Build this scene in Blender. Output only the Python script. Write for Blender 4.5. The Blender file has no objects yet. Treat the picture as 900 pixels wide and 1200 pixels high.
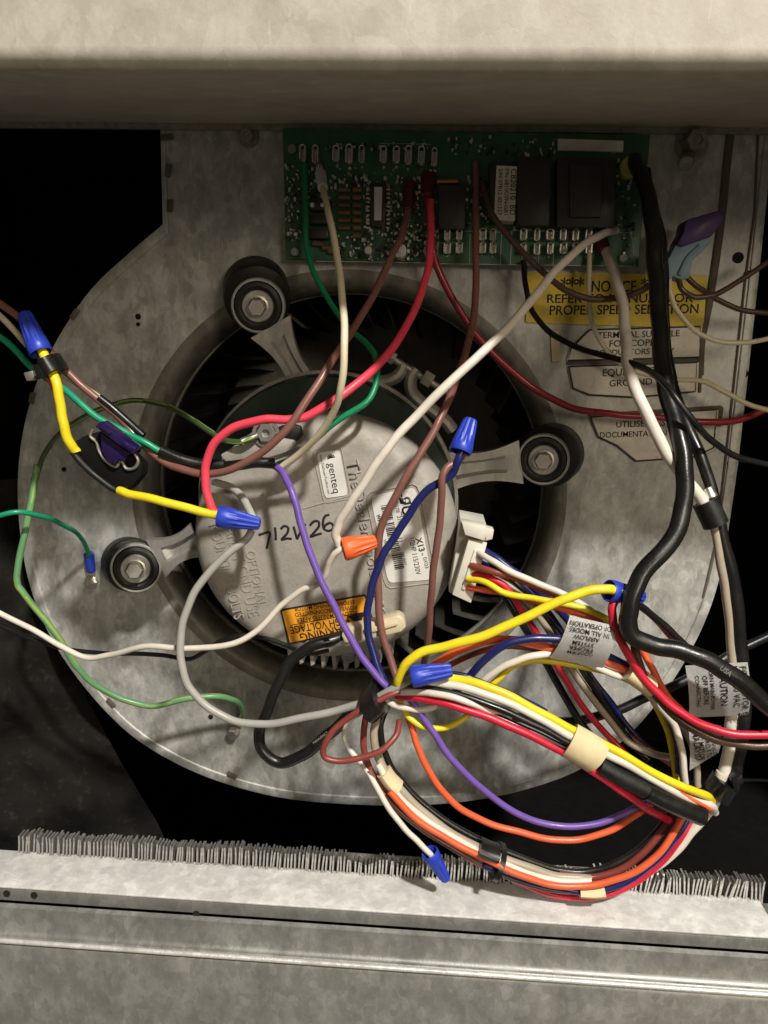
import bpy, bmesh, math, random
from mathutils import Vector as V, Matrix
random.seed(7)
S = bpy.context.scene
COL = S.collection
R = math.radians

# ------------------------------------------------------------------ camera
CAM = V((0, -0.46, 0)); F = 924.0
a, p, ro = R(-3.4), R(11.3), 0.025
FWD = V((math.sin(a)*math.cos(p), math.cos(a)*math.cos(p), -math.sin(p)))
r0 = FWD.cross(V((0, 0, 1))).normalized(); u0 = r0.cross(FWD)
RT = r0*math.cos(ro) + u0*math.sin(ro); UP = u0*math.cos(ro) - r0*math.sin(ro)
cd = bpy.data.cameras.new('camera'); cam = bpy.data.objects.new('camera', cd); COL.objects.link(cam)
cam.matrix_world = Matrix(((RT.x, UP.x, -FWD.x, CAM.x), (RT.y, UP.y, -FWD.y, CAM.y), (RT.z, UP.z, -FWD.z, CAM.z), (0, 0, 0, 1)))
cd.sensor_fit = 'VERTICAL'; cd.sensor_height = 24; cd.lens = 24*F/1200
cd.clip_start = 0.01; cd.clip_end = 50
S.camera = cam
# ------------------------------------------------------------------ light
w = bpy.data.worlds.new('World'); S.world = w; w.use_nodes = True
bg = w.node_tree.nodes['Background']; bg.inputs[0].default_value = (1.0, 0.86, 0.66, 1); bg.inputs[1].default_value = 0.13

def lamp(name, loc, target, power, size, col):
    l = bpy.data.lights.new(name, 'AREA'); l.shape = 'DISK'; l.size = size; l.energy = power; l.color = col
    o = bpy.data.objects.new(name, l); COL.objects.link(o); o.location = loc
    o.rotation_euler = (V(target)-V(loc)).to_track_quat('-Z', 'Y').to_euler()
    return o
lamp('work_lamp', (1.0, -2.15, 2.26), (0, -0.05, -0.05), 150, 0.19, (1.0, 0.95, 0.86))
lamp('fill_lamp', (1.1, -2.2, 0.50), (0, 0, 0.05), 15, 0.6, (1.0, 0.84, 0.62))  # warm fill added to brighten the shadowed plate, no such lamp is seen
S.view_settings.view_transform = 'Standard'; S.view_settings.look = 'None'
S.view_settings.exposure = 0; S.view_settings.gamma = 1

# ------------------------------------------------------------------ pixel -> point on a plane at d millimetres in front of the blower face
def ray(px, py): return FWD + RT*((px-450)/F) + UP*((600-py)/F)
def P(px, py, d=0.0):
    r = ray(px, py); t = (-d/1000.0 - CAM.y)/r.y
    return CAM + r*t
def atz(py, z, px=450):
    r = ray(px, py); return CAM + r*((z-CAM.z)/r.z)
def rp(wpx, d): return wpx*0.5*(0.46-d/1000.0)/F
YF = V((0, -1, 0))

# ------------------------------------------------------------------ materials
MATS = {}
def new_mat(name):
    m = bpy.data.materials.new(name); m.use_nodes = True
    nt = m.node_tree; return m, nt, nt.nodes['Principled BSDF']
def L(nt, a_, b_): nt.links.new(a_, b_)
def node(nt, t, **k):
    n = nt.nodes.new(t)
    for q, v in k.items(): setattr(n, q, v)
    return n
def ramp(nt, stops):
    n = nt.nodes.new('ShaderNodeValToRGB'); e = n.color_ramp.elements
    while len(e) < len(stops): e.new(0.5)
    for i, (pos, c) in enumerate(stops):
        e[i].position = pos; e[i].color = (c, c, c, 1) if not isinstance(c, tuple) else (*c, 1)
    return n
def noise(nt, vec, scale, detail=4, rough=0.55):
    n = nt.nodes.new('ShaderNodeTexNoise'); n.inputs['Scale'].default_value = scale; n.inputs['Detail'].default_value = detail
    n.inputs['Roughness'].default_value = rough
    if vec: L(nt, vec, n.inputs['Vector'])
    return n
def mixc(nt, fac, c1, c2, mode='MIX'):
    n = nt.nodes.new('ShaderNodeMix'); n.data_type = 'RGBA'; n.blend_type = mode
    for sock, v in ((n.inputs[0], fac), (n.inputs[6], c1), (n.inputs[7], c2)):
        if hasattr(v, 'links'): L(nt, v, sock)
        elif isinstance(v, tuple): sock.default_value = (*v, 1)
        else: sock.default_value = v
    return n.outputs[2]
def plastic(name, col, rough=0.38, var=0.18, bump=0.15, scale=500, dirt=0.25, spec=0.5, trans=0.0, sss=0.0):
    if name in MATS: return MATS[name]
    m, nt, b = new_mat(name)
    tc = node(nt, 'ShaderNodeTexCoord')
    n1 = noise(nt, tc.outputs['Object'], 90, 5); n2 = noise(nt, tc.outputs['Object'], scale, 3)
    rr = ramp(nt, [(0.35, 1-var), (0.7, 1.0)]); L(nt, n1.outputs[0], rr.inputs[0])
    c = mixc(nt, 1.0, tuple(col), rr.outputs[0], 'MULTIPLY')
    dr = ramp(nt, [(0.55, 0.0), (0.78, dirt)]); n3 = noise(nt, tc.outputs['Object'], 160, 6, 0.7); L(nt, n3.outputs[0], dr.inputs[0])
    c = mixc(nt, dr.outputs[0], c, (0.10, 0.085, 0.065))
    L(nt, c, b.inputs['Base Color'])
    r2 = ramp(nt, [(0.3, max(0.05, rough-0.08)), (0.7, min(1, rough+0.18))]); L(nt, n1.outputs[0], r2.inputs[0]); L(nt, r2.outputs[0], b.inputs['Roughness'])
    bp = node(nt, 'ShaderNodeBump'); bp.inputs['Strength'].default_value = bump; bp.inputs['Distance'].default_value = 0.0006
    L(nt, n2.outputs[0], bp.inputs['Height']); L(nt, bp.outputs[0], b.inputs['Normal'])
    b.inputs['Specular IOR Level'].default_value = spec
    if trans: b.inputs['Transmission Weight'].default_value = trans
    MATS[name] = m; return m
def galv(name, lo, hi, metallic=0.45, rough=0.45, scale=110, dirt=0.35, dirtcol=(0.085, 0.07, 0.05), streak=(1, 1, 0.35), dirtscale=14):
    """zinc coated sheet: crystalline spangle, cloudy white oxide, brown grime"""
    scale *= 2.3
    m, nt, b = new_mat(name)
    tc = node(nt, 'ShaderNodeTexCoord')
    mp = node(nt, 'ShaderNodeMapping'); mp.inputs['Scale'].default_value = streak; L(nt, tc.outputs['Object'], mp.inputs['Vector'])
    wn = noise(nt, mp.outputs[0], 60, 3)
    wv = mixc(nt, 0.012, mp.outputs[0], wn.outputs['Color'])
    vo = node(nt, 'ShaderNodeTexVoronoi'); vo.inputs['Scale'].default_value = scale; L(nt, wv, vo.inputs['Vector'])
    sep = node(nt, 'ShaderNodeSeparateColor'); L(nt, vo.outputs['Color'], sep.inputs[0])
    n1 = noise(nt, mp.outputs[0], 78, 9, 0.70); n2 = noise(nt, tc.outputs['Object'], dirtscale, 7, 0.68); n3 = noise(nt, mp.outputs[0], 400, 4, 0.7)
    ad = node(nt, 'ShaderNodeMath', operation='MULTIPLY_ADD'); L(nt, sep.outputs[0], ad.inputs[0]); ad.inputs[1].default_value = 0.17
    L(nt, n1.outputs[0], ad.inputs[2])
    ad2 = node(nt, 'ShaderNodeMath', operation='MULTIPLY_ADD'); L(nt, n3.outputs[0], ad2.inputs[0]); ad2.inputs[1].default_value = 0.30; L(nt, ad.outputs[0], ad2.inputs[2])
    cr = ramp(nt, [(0.46, lo), (0.70, tuple(x*0.6+y*0.4 for x, y in zip(lo, hi))), (0.95, hi)]); L(nt, ad2.outputs[0], cr.inputs[0])
    dr = ramp(nt, [(0.42, 0.0), (0.75, dirt)]); L(nt, n2.outputs[0], dr.inputs[0])
    c = mixc(nt, dr.outputs[0], cr.outputs[0], dirtcol)
    sm = node(nt, 'ShaderNodeMapping'); sm.inputs['Scale'].default_value = (1, 1, 0.12); sm.inputs['Rotation'].default_value = (0, 0.5, 0); L(nt, tc.outputs['Object'], sm.inputs['Vector'])
    sc = ramp(nt, [(0.66, 0.0), (0.72, 0.35)]); L(nt, noise(nt, sm.outputs[0], 330, 3, 0.6).outputs[0], sc.inputs[0])
    c = mixc(nt, sc.outputs[0], c, tuple(min(0.9, x*1.25) for x in hi))
    sp = ramp(nt, [(0.70, 0.0), (0.78, 0.5*dirt)]); L(nt, noise(nt, tc.outputs['Object'], 130, 2, 0.5).outputs[0], sp.inputs[0])
    c = mixc(nt, sp.outputs[0], c, tuple(x*0.7 for x in dirtcol))
    L(nt, c, b.inputs['Base Color'])
    rr = ramp(nt, [(0.3, rough-0.1), (0.9, rough+0.2)]); L(nt, ad.outputs[0], rr.inputs[0]); L(nt, rr.outputs[0], b.inputs['Roughness'])
    b.inputs['Metallic'].default_value = metallic
    bp = node(nt, 'ShaderNodeBump'); bp.inputs['Strength'].default_value = 0.22; bp.inputs['Distance'].default_value = 0.0008
    L(nt, ad2.outputs[0], bp.inputs['Height']); L(nt, bp.outputs[0], b.inputs['Normal'])
    MATS[name] = m; return m
def metal(name, col, rough=0.35, metallic=0.85, dirt=0.35, grain=0):
    m, nt, b = new_mat(name); tc = node(nt, 'ShaderNodeTexCoord')
    n = noise(nt, tc.outputs['Object'], 220, 5, 0.65); d = ramp(nt, [(0.4, 0.0), (0.75, dirt)]); L(nt, n.outputs[0], d.inputs[0])
    L(nt, mixc(nt, d.outputs[0], tuple(col), (0.08, 0.065, 0.05)), b.inputs['Base Color'])
    r_ = ramp(nt, [(0.3, rough), (0.8, min(1, rough+0.3))]); L(nt, n.outputs[0], r_.inputs[0]); L(nt, r_.outputs[0], b.inputs['Roughness'])
    b.inputs['Metallic'].default_value = metallic
    bp = node(nt, 'ShaderNodeBump'); bp.inputs['Strength'].default_value = 0.12; bp.inputs['Distance'].default_value = 0.0005; L(nt, (noise(nt, tc.outputs['Object'], grain, 3, 0.6) if grain else n).outputs[0], bp.inputs['Height']); L(nt, bp.outputs[0], b.inputs['Normal'])
    if grain: bp.inputs['Strength'].default_value = 0.35
    MATS[name] = m; return m

g_face = galv('zinc_blower', (0.27, 0.275, 0.262), (0.64, 0.645, 0.62), 0.3, 0.46, 105, 0.42, (0.085, 0.07, 0.05), (1, 1, 0.6))
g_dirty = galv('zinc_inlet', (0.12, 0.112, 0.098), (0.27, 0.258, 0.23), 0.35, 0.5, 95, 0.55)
g_rail = galv('zinc_rail', (0.42, 0.39, 0.34), (0.56, 0.53, 0.47), 0.12, 0.55, 70, 0.25, (0.22, 0.17, 0.12), (1, 1, 0.8))
g_deck = galv('zinc_deck', (0.56, 0.56, 0.55), (0.90, 0.90, 0.88), 0.2, 0.5, 110, 0.22, (0.12, 0.11, 0.10))
g_door = galv('zinc_door', (0.185, 0.187, 0.178), (0.31, 0.31, 0.30), 0.45, 0.40, 120, 0.3, (0.14, 0.12, 0.10), (1, 1, 0.7))
g_wheel = galv('zinc_wheel', (0.20, 0.19, 0.165), (0.36, 0.34, 0.30), 0.4, 0.5, 95, 0.6)
m_cast = metal('cast_aluminium', (0.375, 0.35, 0.315), 0.6, 0.2, 0.26, 900)
m_arm = galv('mount_arm_zinc', (0.36, 0.35, 0.33), (0.5, 0.49, 0.46), 0.5, 0.42, 200, 0.35)
m_edge = galv('zinc_ridge_highlight', (0.62, 0.61, 0.58), (0.92, 0.91, 0.88), 0.45, 0.25, 300, 0.12)  # lighter zinc, the highlight of the panel bend put into the colour
m_fin = metal('fin_aluminium', (0.56, 0.55, 0.53), 0.24, 0.8, 0.7)
m_steel = metal('bright_steel', (0.62, 0.60, 0.56), 0.28, 0.9, 0.3)
m_dullsteel = metal('dull_steel', (0.38, 0.36, 0.33), 0.4, 0.8, 0.5)
m_tin = metal('tinned_copper', (0.70, 0.68, 0.62), 0.22, 0.95, 0.2)
m_copper = metal('bare_copper', (0.62, 0.30, 0.16), 0.3, 0.9, 0.25)
m_shell = plastic('green_motor_paint', (0.006, 0.024, 0.016), 0.45, 0.3, 0.2, 300, 0.3)
m_rubber = plastic('black_rubber', (0.009, 0.009, 0.0085), 0.5, 0.4, 0.3, 300, 0.15)
m_hole = plastic('hole_dark', (0.006, 0.005, 0.004), 0.9, 0.1, 0, 100, 0)
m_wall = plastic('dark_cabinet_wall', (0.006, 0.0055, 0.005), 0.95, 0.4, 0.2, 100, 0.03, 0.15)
m_liner = plastic('black_insulation', (0.024, 0.021, 0.017), 0.85, 0.6, 0.6, 160, 0.6)
m_white = plastic('white_label', (0.72, 0.71, 0.68), 0.45, 0.12, 0.05, 300, 0.18)
m_oldlabel = plastic('stained_white_label', (0.78, 0.74, 0.65), 0.55, 0.3, 0.1, 200, 0.4)
m_ink = plastic('black_ink', (0.012, 0.011, 0.012), 0.5, 0.2, 0, 300, 0.0)
m_notice = plastic('yellow_notice', (0.78, 0.58, 0.05), 0.5, 0.3, 0.05, 200, 0.5)
m_orangelabel = plastic('orange_label', (0.85, 0.36, 0.02), 0.45, 0.1, 0.05, 200, 0.12)
m_tape = plastic('cream_tape', (0.74, 0.62, 0.38), 0.7, 0.15, 0.1, 300, 0.15)
m_flag = plastic('flag_label_film', (0.66, 0.66, 0.65), 0.35, 0.12, 0.05, 100, 0.15)
m_pcb = plastic('circuit_board_green', (0.028, 0.135, 0.065), 0.35, 0.35, 0.1, 300, 0.5)
m_silk = plastic('silkscreen', (0.55, 0.56, 0.47), 0.5, 0.35, 0, 300, 0.4)
m_chip = plastic('black_epoxy', (0.03, 0.028, 0.026), 0.38, 0.3, 0.1, 300, 0.35)
m_resist = plastic('brown_resistor', (0.20, 0.12, 0.06), 0.45, 0.4, 0.1, 300, 0.3)
m_bluegrey = plastic('blue_grey_boot', (0.22, 0.34, 0.42), 0.5, 0.25, 0.2, 200, 0.3)
m_deeppurple = plastic('deep_purple_boot', (0.055, 0.022, 0.14), 0.45, 0.3, 0.2, 200, 0.2)
m_fuse = plastic('violet_fuse', (0.018, 0.008, 0.065), 0.12, 0.1, 0, 100, 0.0)
m_nutblue = plastic('blue_wire_nut', (0.022, 0.055, 0.50), 0.34, 0.15, 0.1, 300, 0.06)
m_nutorange = plastic('orange_wire_nut', (0.90, 0.14, 0.03), 0.36, 0.12, 0.1, 300, 0.06)
m_plug = plastic('ivory_plug', (0.70, 0.68, 0.60), 0.4, 0.1, 0.05, 200, 0.12)
m_cap = plastic('cream_crimp_cap', (0.66, 0.57, 0.40), 0.35, 0.12, 0.05, 200, 0.15)
m_caulk = plastic('brown_sealant', (0.13, 0.105, 0.075), 0.7, 0.3, 0.3, 200, 0.3)
m_holder = plastic('matte_black_holder', (0.004, 0.004, 0.004), 0.75, 0.3, 0.2, 300, 0.05, 0.2)
m_maroon = plastic('maroon_boot', (0.10, 0.010, 0.014), 0.5)
m_fan = plastic('yellow_capacitor', (0.40, 0.36, 0.06), 0.4)
C_ = dict(cream=(0.72, 0.64, 0.46), white=(0.76, 0.70, 0.62), pink=(0.82, 0.065, 0.11), red=(0.62, 0.018, 0.05), darkred=(0.30, 0.018, 0.03),
          brown=(0.22, 0.095, 0.078), dbrown=(0.085, 0.045, 0.03), redbrown=(0.24, 0.05, 0.04), yellow=(0.86, 0.70, 0.02), navy=(0.012, 0.018, 0.12),
          purple=(0.17, 0.095, 0.42), green=(0.012, 0.30, 0.16), dgreen=(0.008, 0.24, 0.10), orange=(0.82, 0.13, 0.045), grey=(0.40, 0.39, 0.365),
          black=(0.009, 0.009, 0.009), tan=(0.42, 0.36, 0.28), olive=(0.055, 0.095, 0.035), gy=(0.13, 0.31, 0.14), stripe=(0.26, 0.40, 0.09))  # olive, gy: one green wire, its shade and light put into the colour
def wm(k): return plastic('wire_'+k, C_[k], 0.30 if k != 'black' else 0.28, 0.14, 0.10, 700, 0.14 if k != 'black' else 0.12)

# ------------------------------------------------------------------ mesh helpers
def obj(name, bm, mat, parent=None, smooth=True, origin=None, sharp=38):
    me = bpy.data.meshes.new(name)
    bmesh.ops.recalc_face_normals(bm, faces=bm.faces)
    bm.to_mesh(me); bm.free()
    for m in (mat if isinstance(mat, (list, tuple)) else [mat]): me.materials.append(m)
    if smooth and me.polygons:
        me.polygons.foreach_set('use_smooth', [True]*len(me.polygons)); me.set_sharp_from_angle(angle=R(sharp))
    o = bpy.data.objects.new(name, me); COL.objects.link(o)
    if parent is not None:
        o.parent = parent
        base = V((0, 0, 0)); q = parent
        while q is not None: base += V(q.location); q = q.parent
        o.location = -base
    elif origin is not None:
        me.transform(Matrix.Translation(-V(origin))); o.location = origin
    return o
def tag(o, label=None, cat=None, group=None, kind=None):
    if label: o['label'] = label
    if cat: o['category'] = cat
    if group: o['group'] = group
    if kind: o['kind'] = kind
    return o
def thing(name, label, cat, loc=(0, 0, 0), group=None):
    o = bpy.data.objects.new(name, None); COL.objects.link(o); o.location = loc; o.empty_display_size = 0.01
    return tag(o, label, cat, group)
def B(): return bmesh.new()
def prism(bm, pts, dv, bev=0.0, seg=2):
    """polygon pts (3D) extruded along dv"""
    a_ = [bm.verts.new(q) for q in pts]; b_ = [bm.verts.new(V(q)+V(dv)) for q in pts]; n = len(pts)
    fs = [bm.faces.new(a_), bm.faces.new(b_[::-1])]
    for i in range(n): fs.append(bm.faces.new((a_[i], b_[i], b_[(i+1) % n], a_[(i+1) % n])))
    bmesh.ops.recalc_face_normals(bm, faces=fs)
    if bev:
        es = list({e for f in fs for e in f.edges})
        bmesh.ops.bevel(bm, geom=es, offset=bev, segments=seg, affect='EDGES', profile=0.5)
def pquad(bm, corners, d0, d1, bev=0.0, seg=2):
    """pixel polygon at depth d0 (front) extruded back to depth d1"""
    pts = [P(x, y, d0) for x, y in corners]; prism(bm, pts, V((0, (d0-d1)/1000.0, 0)), bev, seg)
def box(bm, lo, hi, bev=0.0, seg=2):
    x0, y0, z0 = lo; x1, y1, z1 = hi
    prism(bm, [(x0, y0, z0), (x1, y0, z0), (x1, y0, z1), (x0, y0, z1)], V((0, y1-y0, 0)), bev, seg)
def basis(ax):
    ax = V(ax).normalized(); h = V((0, 0, 1)) if abs(ax.z) < 0.9 else V((1, 0, 0))
    s = ax.cross(h).normalized(); return ax, s, s.cross(ax)
def lathe(bm, o, ax, prof, seg=32, mod=None, sz=1.0):
    """prof: list of (radius, height along ax)"""
    ax, s, n = basis(ax); rings = []
    for r, h in prof:
        if r <= 1e-7: rings.append([bm.verts.new(V(o)+ax*h)]); continue
        ring = []
        for i in range(seg):
            t = 2*math.pi*i/seg; k = mod(t, h) if mod else 1.0
            ring.append(bm.verts.new(V(o)+ax*h+(s*math.cos(t)+n*math.sin(t)*sz)*r*k))
        rings.append(ring)
    for A, Bq in zip(rings, rings[1:]):
        for i in range(seg):
            j = (i+1) % seg
            if len(A) == 1 and len(Bq) == 1: continue
            if len(A) == 1: bm.faces.new((A[0], Bq[i], Bq[j]))
            elif len(Bq) == 1: bm.faces.new((A[i], A[j], Bq[0]))
            else: bm.faces.new((A[i], A[j], Bq[j], Bq[i]))
def cyl(bm, a_, b_, ra, rb=None, seg=24, bev=0.0):
    rb = ra if rb is None else rb; h = (V(b_)-V(a_)).length
    if bev: pr = [(0, 0), (ra-bev, 0), (ra, bev), (rb, h-bev), (rb-bev, h), (0, h)]
    else: pr = [(0, 0), (ra, 0), (rb, h), (0, h)]
    lathe(bm, a_, V(b_)-V(a_), pr, seg)
def spline(pts, n=7):
    pts = [V(q) for q in pts]; out = []
    ext = [pts[0]*2-pts[1]] + pts + [pts[-1]*2-pts[-2]]
    for i in range(1, len(ext)-2):
        p0, p1, p2, p3 = ext[i-1:i+3]
        d01 = max((p1-p0).length, 1e-6)**0.5; d12 = max((p2-p1).length, 1e-6)**0.5; d23 = max((p3-p2).length, 1e-6)**0.5
        m1 = ((p1-p0)/d01 - (p2-p0)/(d01+d12) + (p2-p1)/d12)*d12
        m2 = ((p2-p1)/d12 - (p3-p1)/(d12+d23) + (p3-p2)/d23)*d12
        for k in range(n):
            t = k/n; t2 = t*t; t3 = t2*t
            out.append(p1*(2*t3-3*t2+1)+m1*(t3-2*t2+t)+p2*(-2*t3+3*t2)+m2*(t3-t2))
    out.append(pts[-1]); return out
def tube(bm, path, r, sides=10, rfun=None, stripe=None, cap=True, flat=None):
    """round tube on a 3D path; flat=(in-picture radius, depth radius) keeps the section square to the view depth"""
    n = len(path); tang = []
    for i in range(n):
        t = path[min(i+1, n-1)]-path[max(i-1, 0)]
        tang.append(t.normalized() if t.length > 1e-9 else V((0, 0, 1)))
    _, s, _ = basis(tang[0]); rings = []
    for i in range(n):
        t = tang[i]
        if flat: s = t.cross(V((0, 1, 0))).normalized()
        else:
            s = (s - t*s.dot(t))
            s = s.normalized() if s.length > 1e-6 else basis(t)[1]
        q = t.cross(s); k = rfun(i/(n-1)) if rfun else 1.0
        ra, rb = flat if flat else (r, r)
        rings.append([bm.verts.new(path[i]+s*math.cos(2*math.pi*j/sides)*ra*k+q*math.sin(2*math.pi*j/sides)*rb*k) for j in range(sides)])
    for si, (A, Bq) in enumerate(zip(rings, rings[1:])):
        stripe_i = int(si*0.16)
        for j in range(sides):
            f = bm.faces.new((A[j], A[(j+1) % sides], Bq[(j+1) % sides], Bq[j]))
            if stripe and (j+stripe_i) % sides in stripe: f.material_index = 1
    if cap:
        bm.faces.new(rings[0][::-1]); bm.faces.new(rings[-1])
FONT = None
def text(body, p0, p1, mat, parent, hs=1.0, depth=0.00012, lift=0.0003, name='lettering', nrm=YF, bold=0.0, mirror=False, bevel=0.0):
    """lettering whose baseline runs from 3D point p0 to p1 on a surface of normal nrm"""
    cu = bpy.data.curves.new('t', 'FONT'); cu.body = body; cu.size = 1.0; cu.extrude = 0.0; cu.offset = bold
    cu.resolution_u = 3
    to = bpy.data.objects.new('t', cu); COL.objects.link(to)
    bpy.context.view_layer.update()
    ev = to.evaluated_get(bpy.context.evaluated_depsgraph_get()); me = bpy.data.meshes.new_from_object(ev)
    bpy.data.objects.remove(to); bpy.data.curves.remove(cu)
    xs = [v.co.x for v in me.vertices]; x0, x1 = min(xs), max(xs)
    d = V(p1)-V(p0); Ln = d.length; d = d/Ln; u = V(nrm).cross(d).normalized(); sc = Ln/(x1-x0)
    bm = B(); bm.from_mesh(me); bpy.data.meshes.remove(me)
    for v in bm.verts:
        x = (v.co.x-x0)*sc; x = Ln-x if mirror else x
        v.co = V(p0)+d*x+u*(v.co.y*sc*hs)+V(nrm)*lift
    if depth > 0:
        r_ = bmesh.ops.extrude_face_region(bm, geom=list(bm.faces))
        bmesh.ops.translate(bm, verts=[e for e in r_['geom'] if isinstance(e, bmesh.types.BMVert)], vec=V(nrm)*depth)
    return obj(name, bm, mat, parent, smooth=False)

# ================================================================== CABINET (setting)
def slab(name, lo, hi, mat):
    bm = B(); box(bm, lo, hi); return tag(obj(name, bm, mat), kind='structure')
RY = 0.184; ZR = P(450, 78, RY*1000).z; ZB = P(450, 146, 4).z                       # underside of the upper rail
YD = -0.130
ZA = P(450, 1069, -YD*1000).z                 # top of the lower deck
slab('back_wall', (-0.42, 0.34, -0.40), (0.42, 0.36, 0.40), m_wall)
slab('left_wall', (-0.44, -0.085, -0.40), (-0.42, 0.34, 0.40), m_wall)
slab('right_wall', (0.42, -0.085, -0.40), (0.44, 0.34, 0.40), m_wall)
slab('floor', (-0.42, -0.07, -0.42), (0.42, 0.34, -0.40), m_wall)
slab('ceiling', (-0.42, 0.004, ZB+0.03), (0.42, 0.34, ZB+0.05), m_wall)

# upper rail of the cabinet: folded zinc sheet, front face + underside
bm = B()
r_ = 0.006; prof = [(-RY, 0.34), (-RY, ZR+r_)]
for k in range(1, 7):
    t = k/6*(math.pi/2-0.18); prof.append((-RY+r_-r_*math.cos(t), ZR+r_-r_*math.sin(t)))
prof += [(-0.004, ZB), (-0.004, ZB+0.0018), (-RY+0.010, ZR+0.012), (-RY+0.0018, 0.34)]
prism(bm, [(-0.46, y, z) for y, z in prof], V((0.92, 0, 0)))
rail = thing('cabinet_top_rail', 'pale zinc cabinet rail across the top with shadowed underside', 'metal rail', (0, -RY, ZR))
obj('rail_sheet', bm, g_rail, rail)
bm = B(); c = P(395, 138, 6); box(bm, c+V((-0.006, -0.0015, -0.0012)), c+V((0.006, 0.0015, 0.0012)), 0.0008); obj('glint_tab', bm, m_steel, rail)  # small bright tab added to stand for a glint under the rail
bm = B(); box(bm, (-0.42, -0.0035, ZB-0.003), (0.42, -0.001, ZB+0.001)); obj('rail_lip', bm, m_dullsteel, rail)

# lower deck: flange A, its hem, gap, access panel with ridge
yA0 = atz(1030, ZA).y
deck = thing('cabinet_deck_flange', 'bright zinc flange in front of the crushed coil fins', 'metal flange', (0, YD, ZA))
bm = B(); x0 = P(-120, 1040, 110).x; x1 = P(912, 1085, 125).x
box(bm, (-0.34, YD+0.0006, ZA-0.0012), (x1, yA0+0.004, ZA), 0.0003); obj('flange_sheet', bm, g_deck, deck)
zs = P(450, 1083, -YD*1000).z
bm = B(); box(bm, (-0.36, YD-0.0012, zs), (0.36, YD, ZA-0.0002), 0.0005); obj('hem', bm, g_door, deck)
bm = B(); box(bm, (x1+0.0005, YD+0.0006, ZA-0.004), (0.36, yA0+0.004, ZA-0.003)); obj('flange_end', bm, g_door, deck)
for x, y in ((8, 1047), (40, 1049), (230, 1071)):
    bm = B(); q = P(x, y, 131.3); cyl(bm, q+V((0, 0.0004, 0)), q-V((0, 0.0004, 0)), 0.0017, seg=14); obj('rivet_hole', bm, m_hole, deck)
panel = thing('access_panel', 'grey zinc access panel with a bright folded ridge along the bottom', 'metal panel', (0, -0.14, ZA-0.03))
yB = -0.1335; zt = P(450, 1093.5, -yB*1000).z; zr = P(450, 1131, -yB*1000+3).z
prof = [(yB+0.002, zt+0.001), (yB, zt), (yB-0.0016, zr+0.0042)]
for k in range(9):
    t = math.pi/2 - k/8*math.pi*0.80
    prof.append((yB-0.003-0.0034*math.cos(t)*0.55, zr+0.0022*math.sin(t)))
prof += [(yB-0.0052, zr-0.0034), (yB-0.0062, zr-0.12), (yB+0.002, zr-0.12)]
bm = B(); prism(bm, [(-0.36, y, z) for y, z in prof], V((0.72, 0, 0))); obj('panel_sheet', bm, g_door, panel, sharp=50)
bm = B(); tube(bm, [V((-0.36, yB-0.0052, zr+0.0006)), V((0, yB-0.0052, zr+0.0006)), V((0.36, yB-0.0052, zr+0.0006))], 0.0012, 12); obj('ridge_highlight', bm, m_edge, panel)  # pale strip along the bend, a highlight painted as colour
bm = B(); box(bm, (-0.36, yB+0.004, zs-0.012), (0.36, yA0, zs-0.010)); obj('gap_backing', bm, m_hole, panel)

# ------------------------------------------------------------------ crushed coil fins behind the flange
coil = thing('coil_fin_strip', 'ragged strip of crushed aluminium coil fins behind the bright flange', 'coil fins', (0, yA0, ZA))
yF = yA0+0.0055
variants = []
for k in range(9):
    bm = B(); h = 0.0098+random.uniform(-0.0003, 0.0003); lean = random.uniform(-0.0002, 0.0002); curl = random.uniform(-0.0003, 0.0003) if k < 6 else random.uniform(-0.0016, 0.0016)
    pr = []
    for i in range(6):
        t = i/5; pr.append((lean*t+curl*t*t*t, -0.0025+(h+0.0025)*t, 0.0035*(1-0.15*t)))
    th = 0.00042
    vs = [[bm.verts.new((x+sx*th, sy*dep+(0.0004 if k < 6 else 0.0018)*max(0, (z/h))**3*(-1 if k % 2 else 1), z)) for sx, sy in ((-1, -1), (1, -1), (1, 1), (-1, 1))] for x, z, dep in pr]
    for A, Bq in zip(vs, vs[1:]):
        for j in range(4): bm.faces.new((A[j], A[(j+1) % 4], Bq[(j+1) % 4], Bq[j]))
    bm.faces.new(vs[-1])
    me = bpy.data.meshes.new('fin'); bmesh.ops.recalc_face_normals(bm, faces=bm.faces); bm.to_mesh(me); bm.free(); me.materials.append(m_fin); variants.append(me)
xa = P(27, 1000, -yF*1000).x; xb = P(888, 1068, -yF*1000).x
NF = 210
for i in range(NF):
    t = i/(NF-1); crush = 1.0
    if 0.43 < t < 0.56: crush = 0.80+0.15*math.sin(t*90)
    if 0.62 < t < 0.78: crush = 0.75
    me = variants[random.randrange(6)] if random.random() < (0.97 if t < 0.72 else 0.5) else variants[random.choice((0, 3, 6, 7, 8))]
    o = bpy.data.objects.new('fin', me); COL.objects.link(o); o.parent = coil
    o.location = V((xa+(xb-xa)*t+random.uniform(-0.0005, 0.0005), yF+random.uniform(-0.0008, 0.0008), ZA)) - coil.location
    lean = (0.03*math.sin(t*37)+0.03*math.sin(t*91+1)) if t < 0.7 else (0.09*math.sin(t*61)+0.07*math.sin(t*131+1))
    o.rotation_euler = (random.uniform(-0.03, 0.03), 0.06+lean*(1.0 if t > 0.72 else 0.5)+random.uniform(-0.008, 0.008), random.uniform(-0.04, 0.04)); o.scale = (1, 1, crush*(random.uniform(0.97, 1.03)+0.05*math.sin(t*47)+0.04*math.sin(t*113)))
bm = B(); box(bm, (xa, yF+0.0036, ZA-0.03), (xb, yF+0.0042, ZA+0.0070)); obj('fin_core', bm, m_dullsteel, coil)

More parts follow.
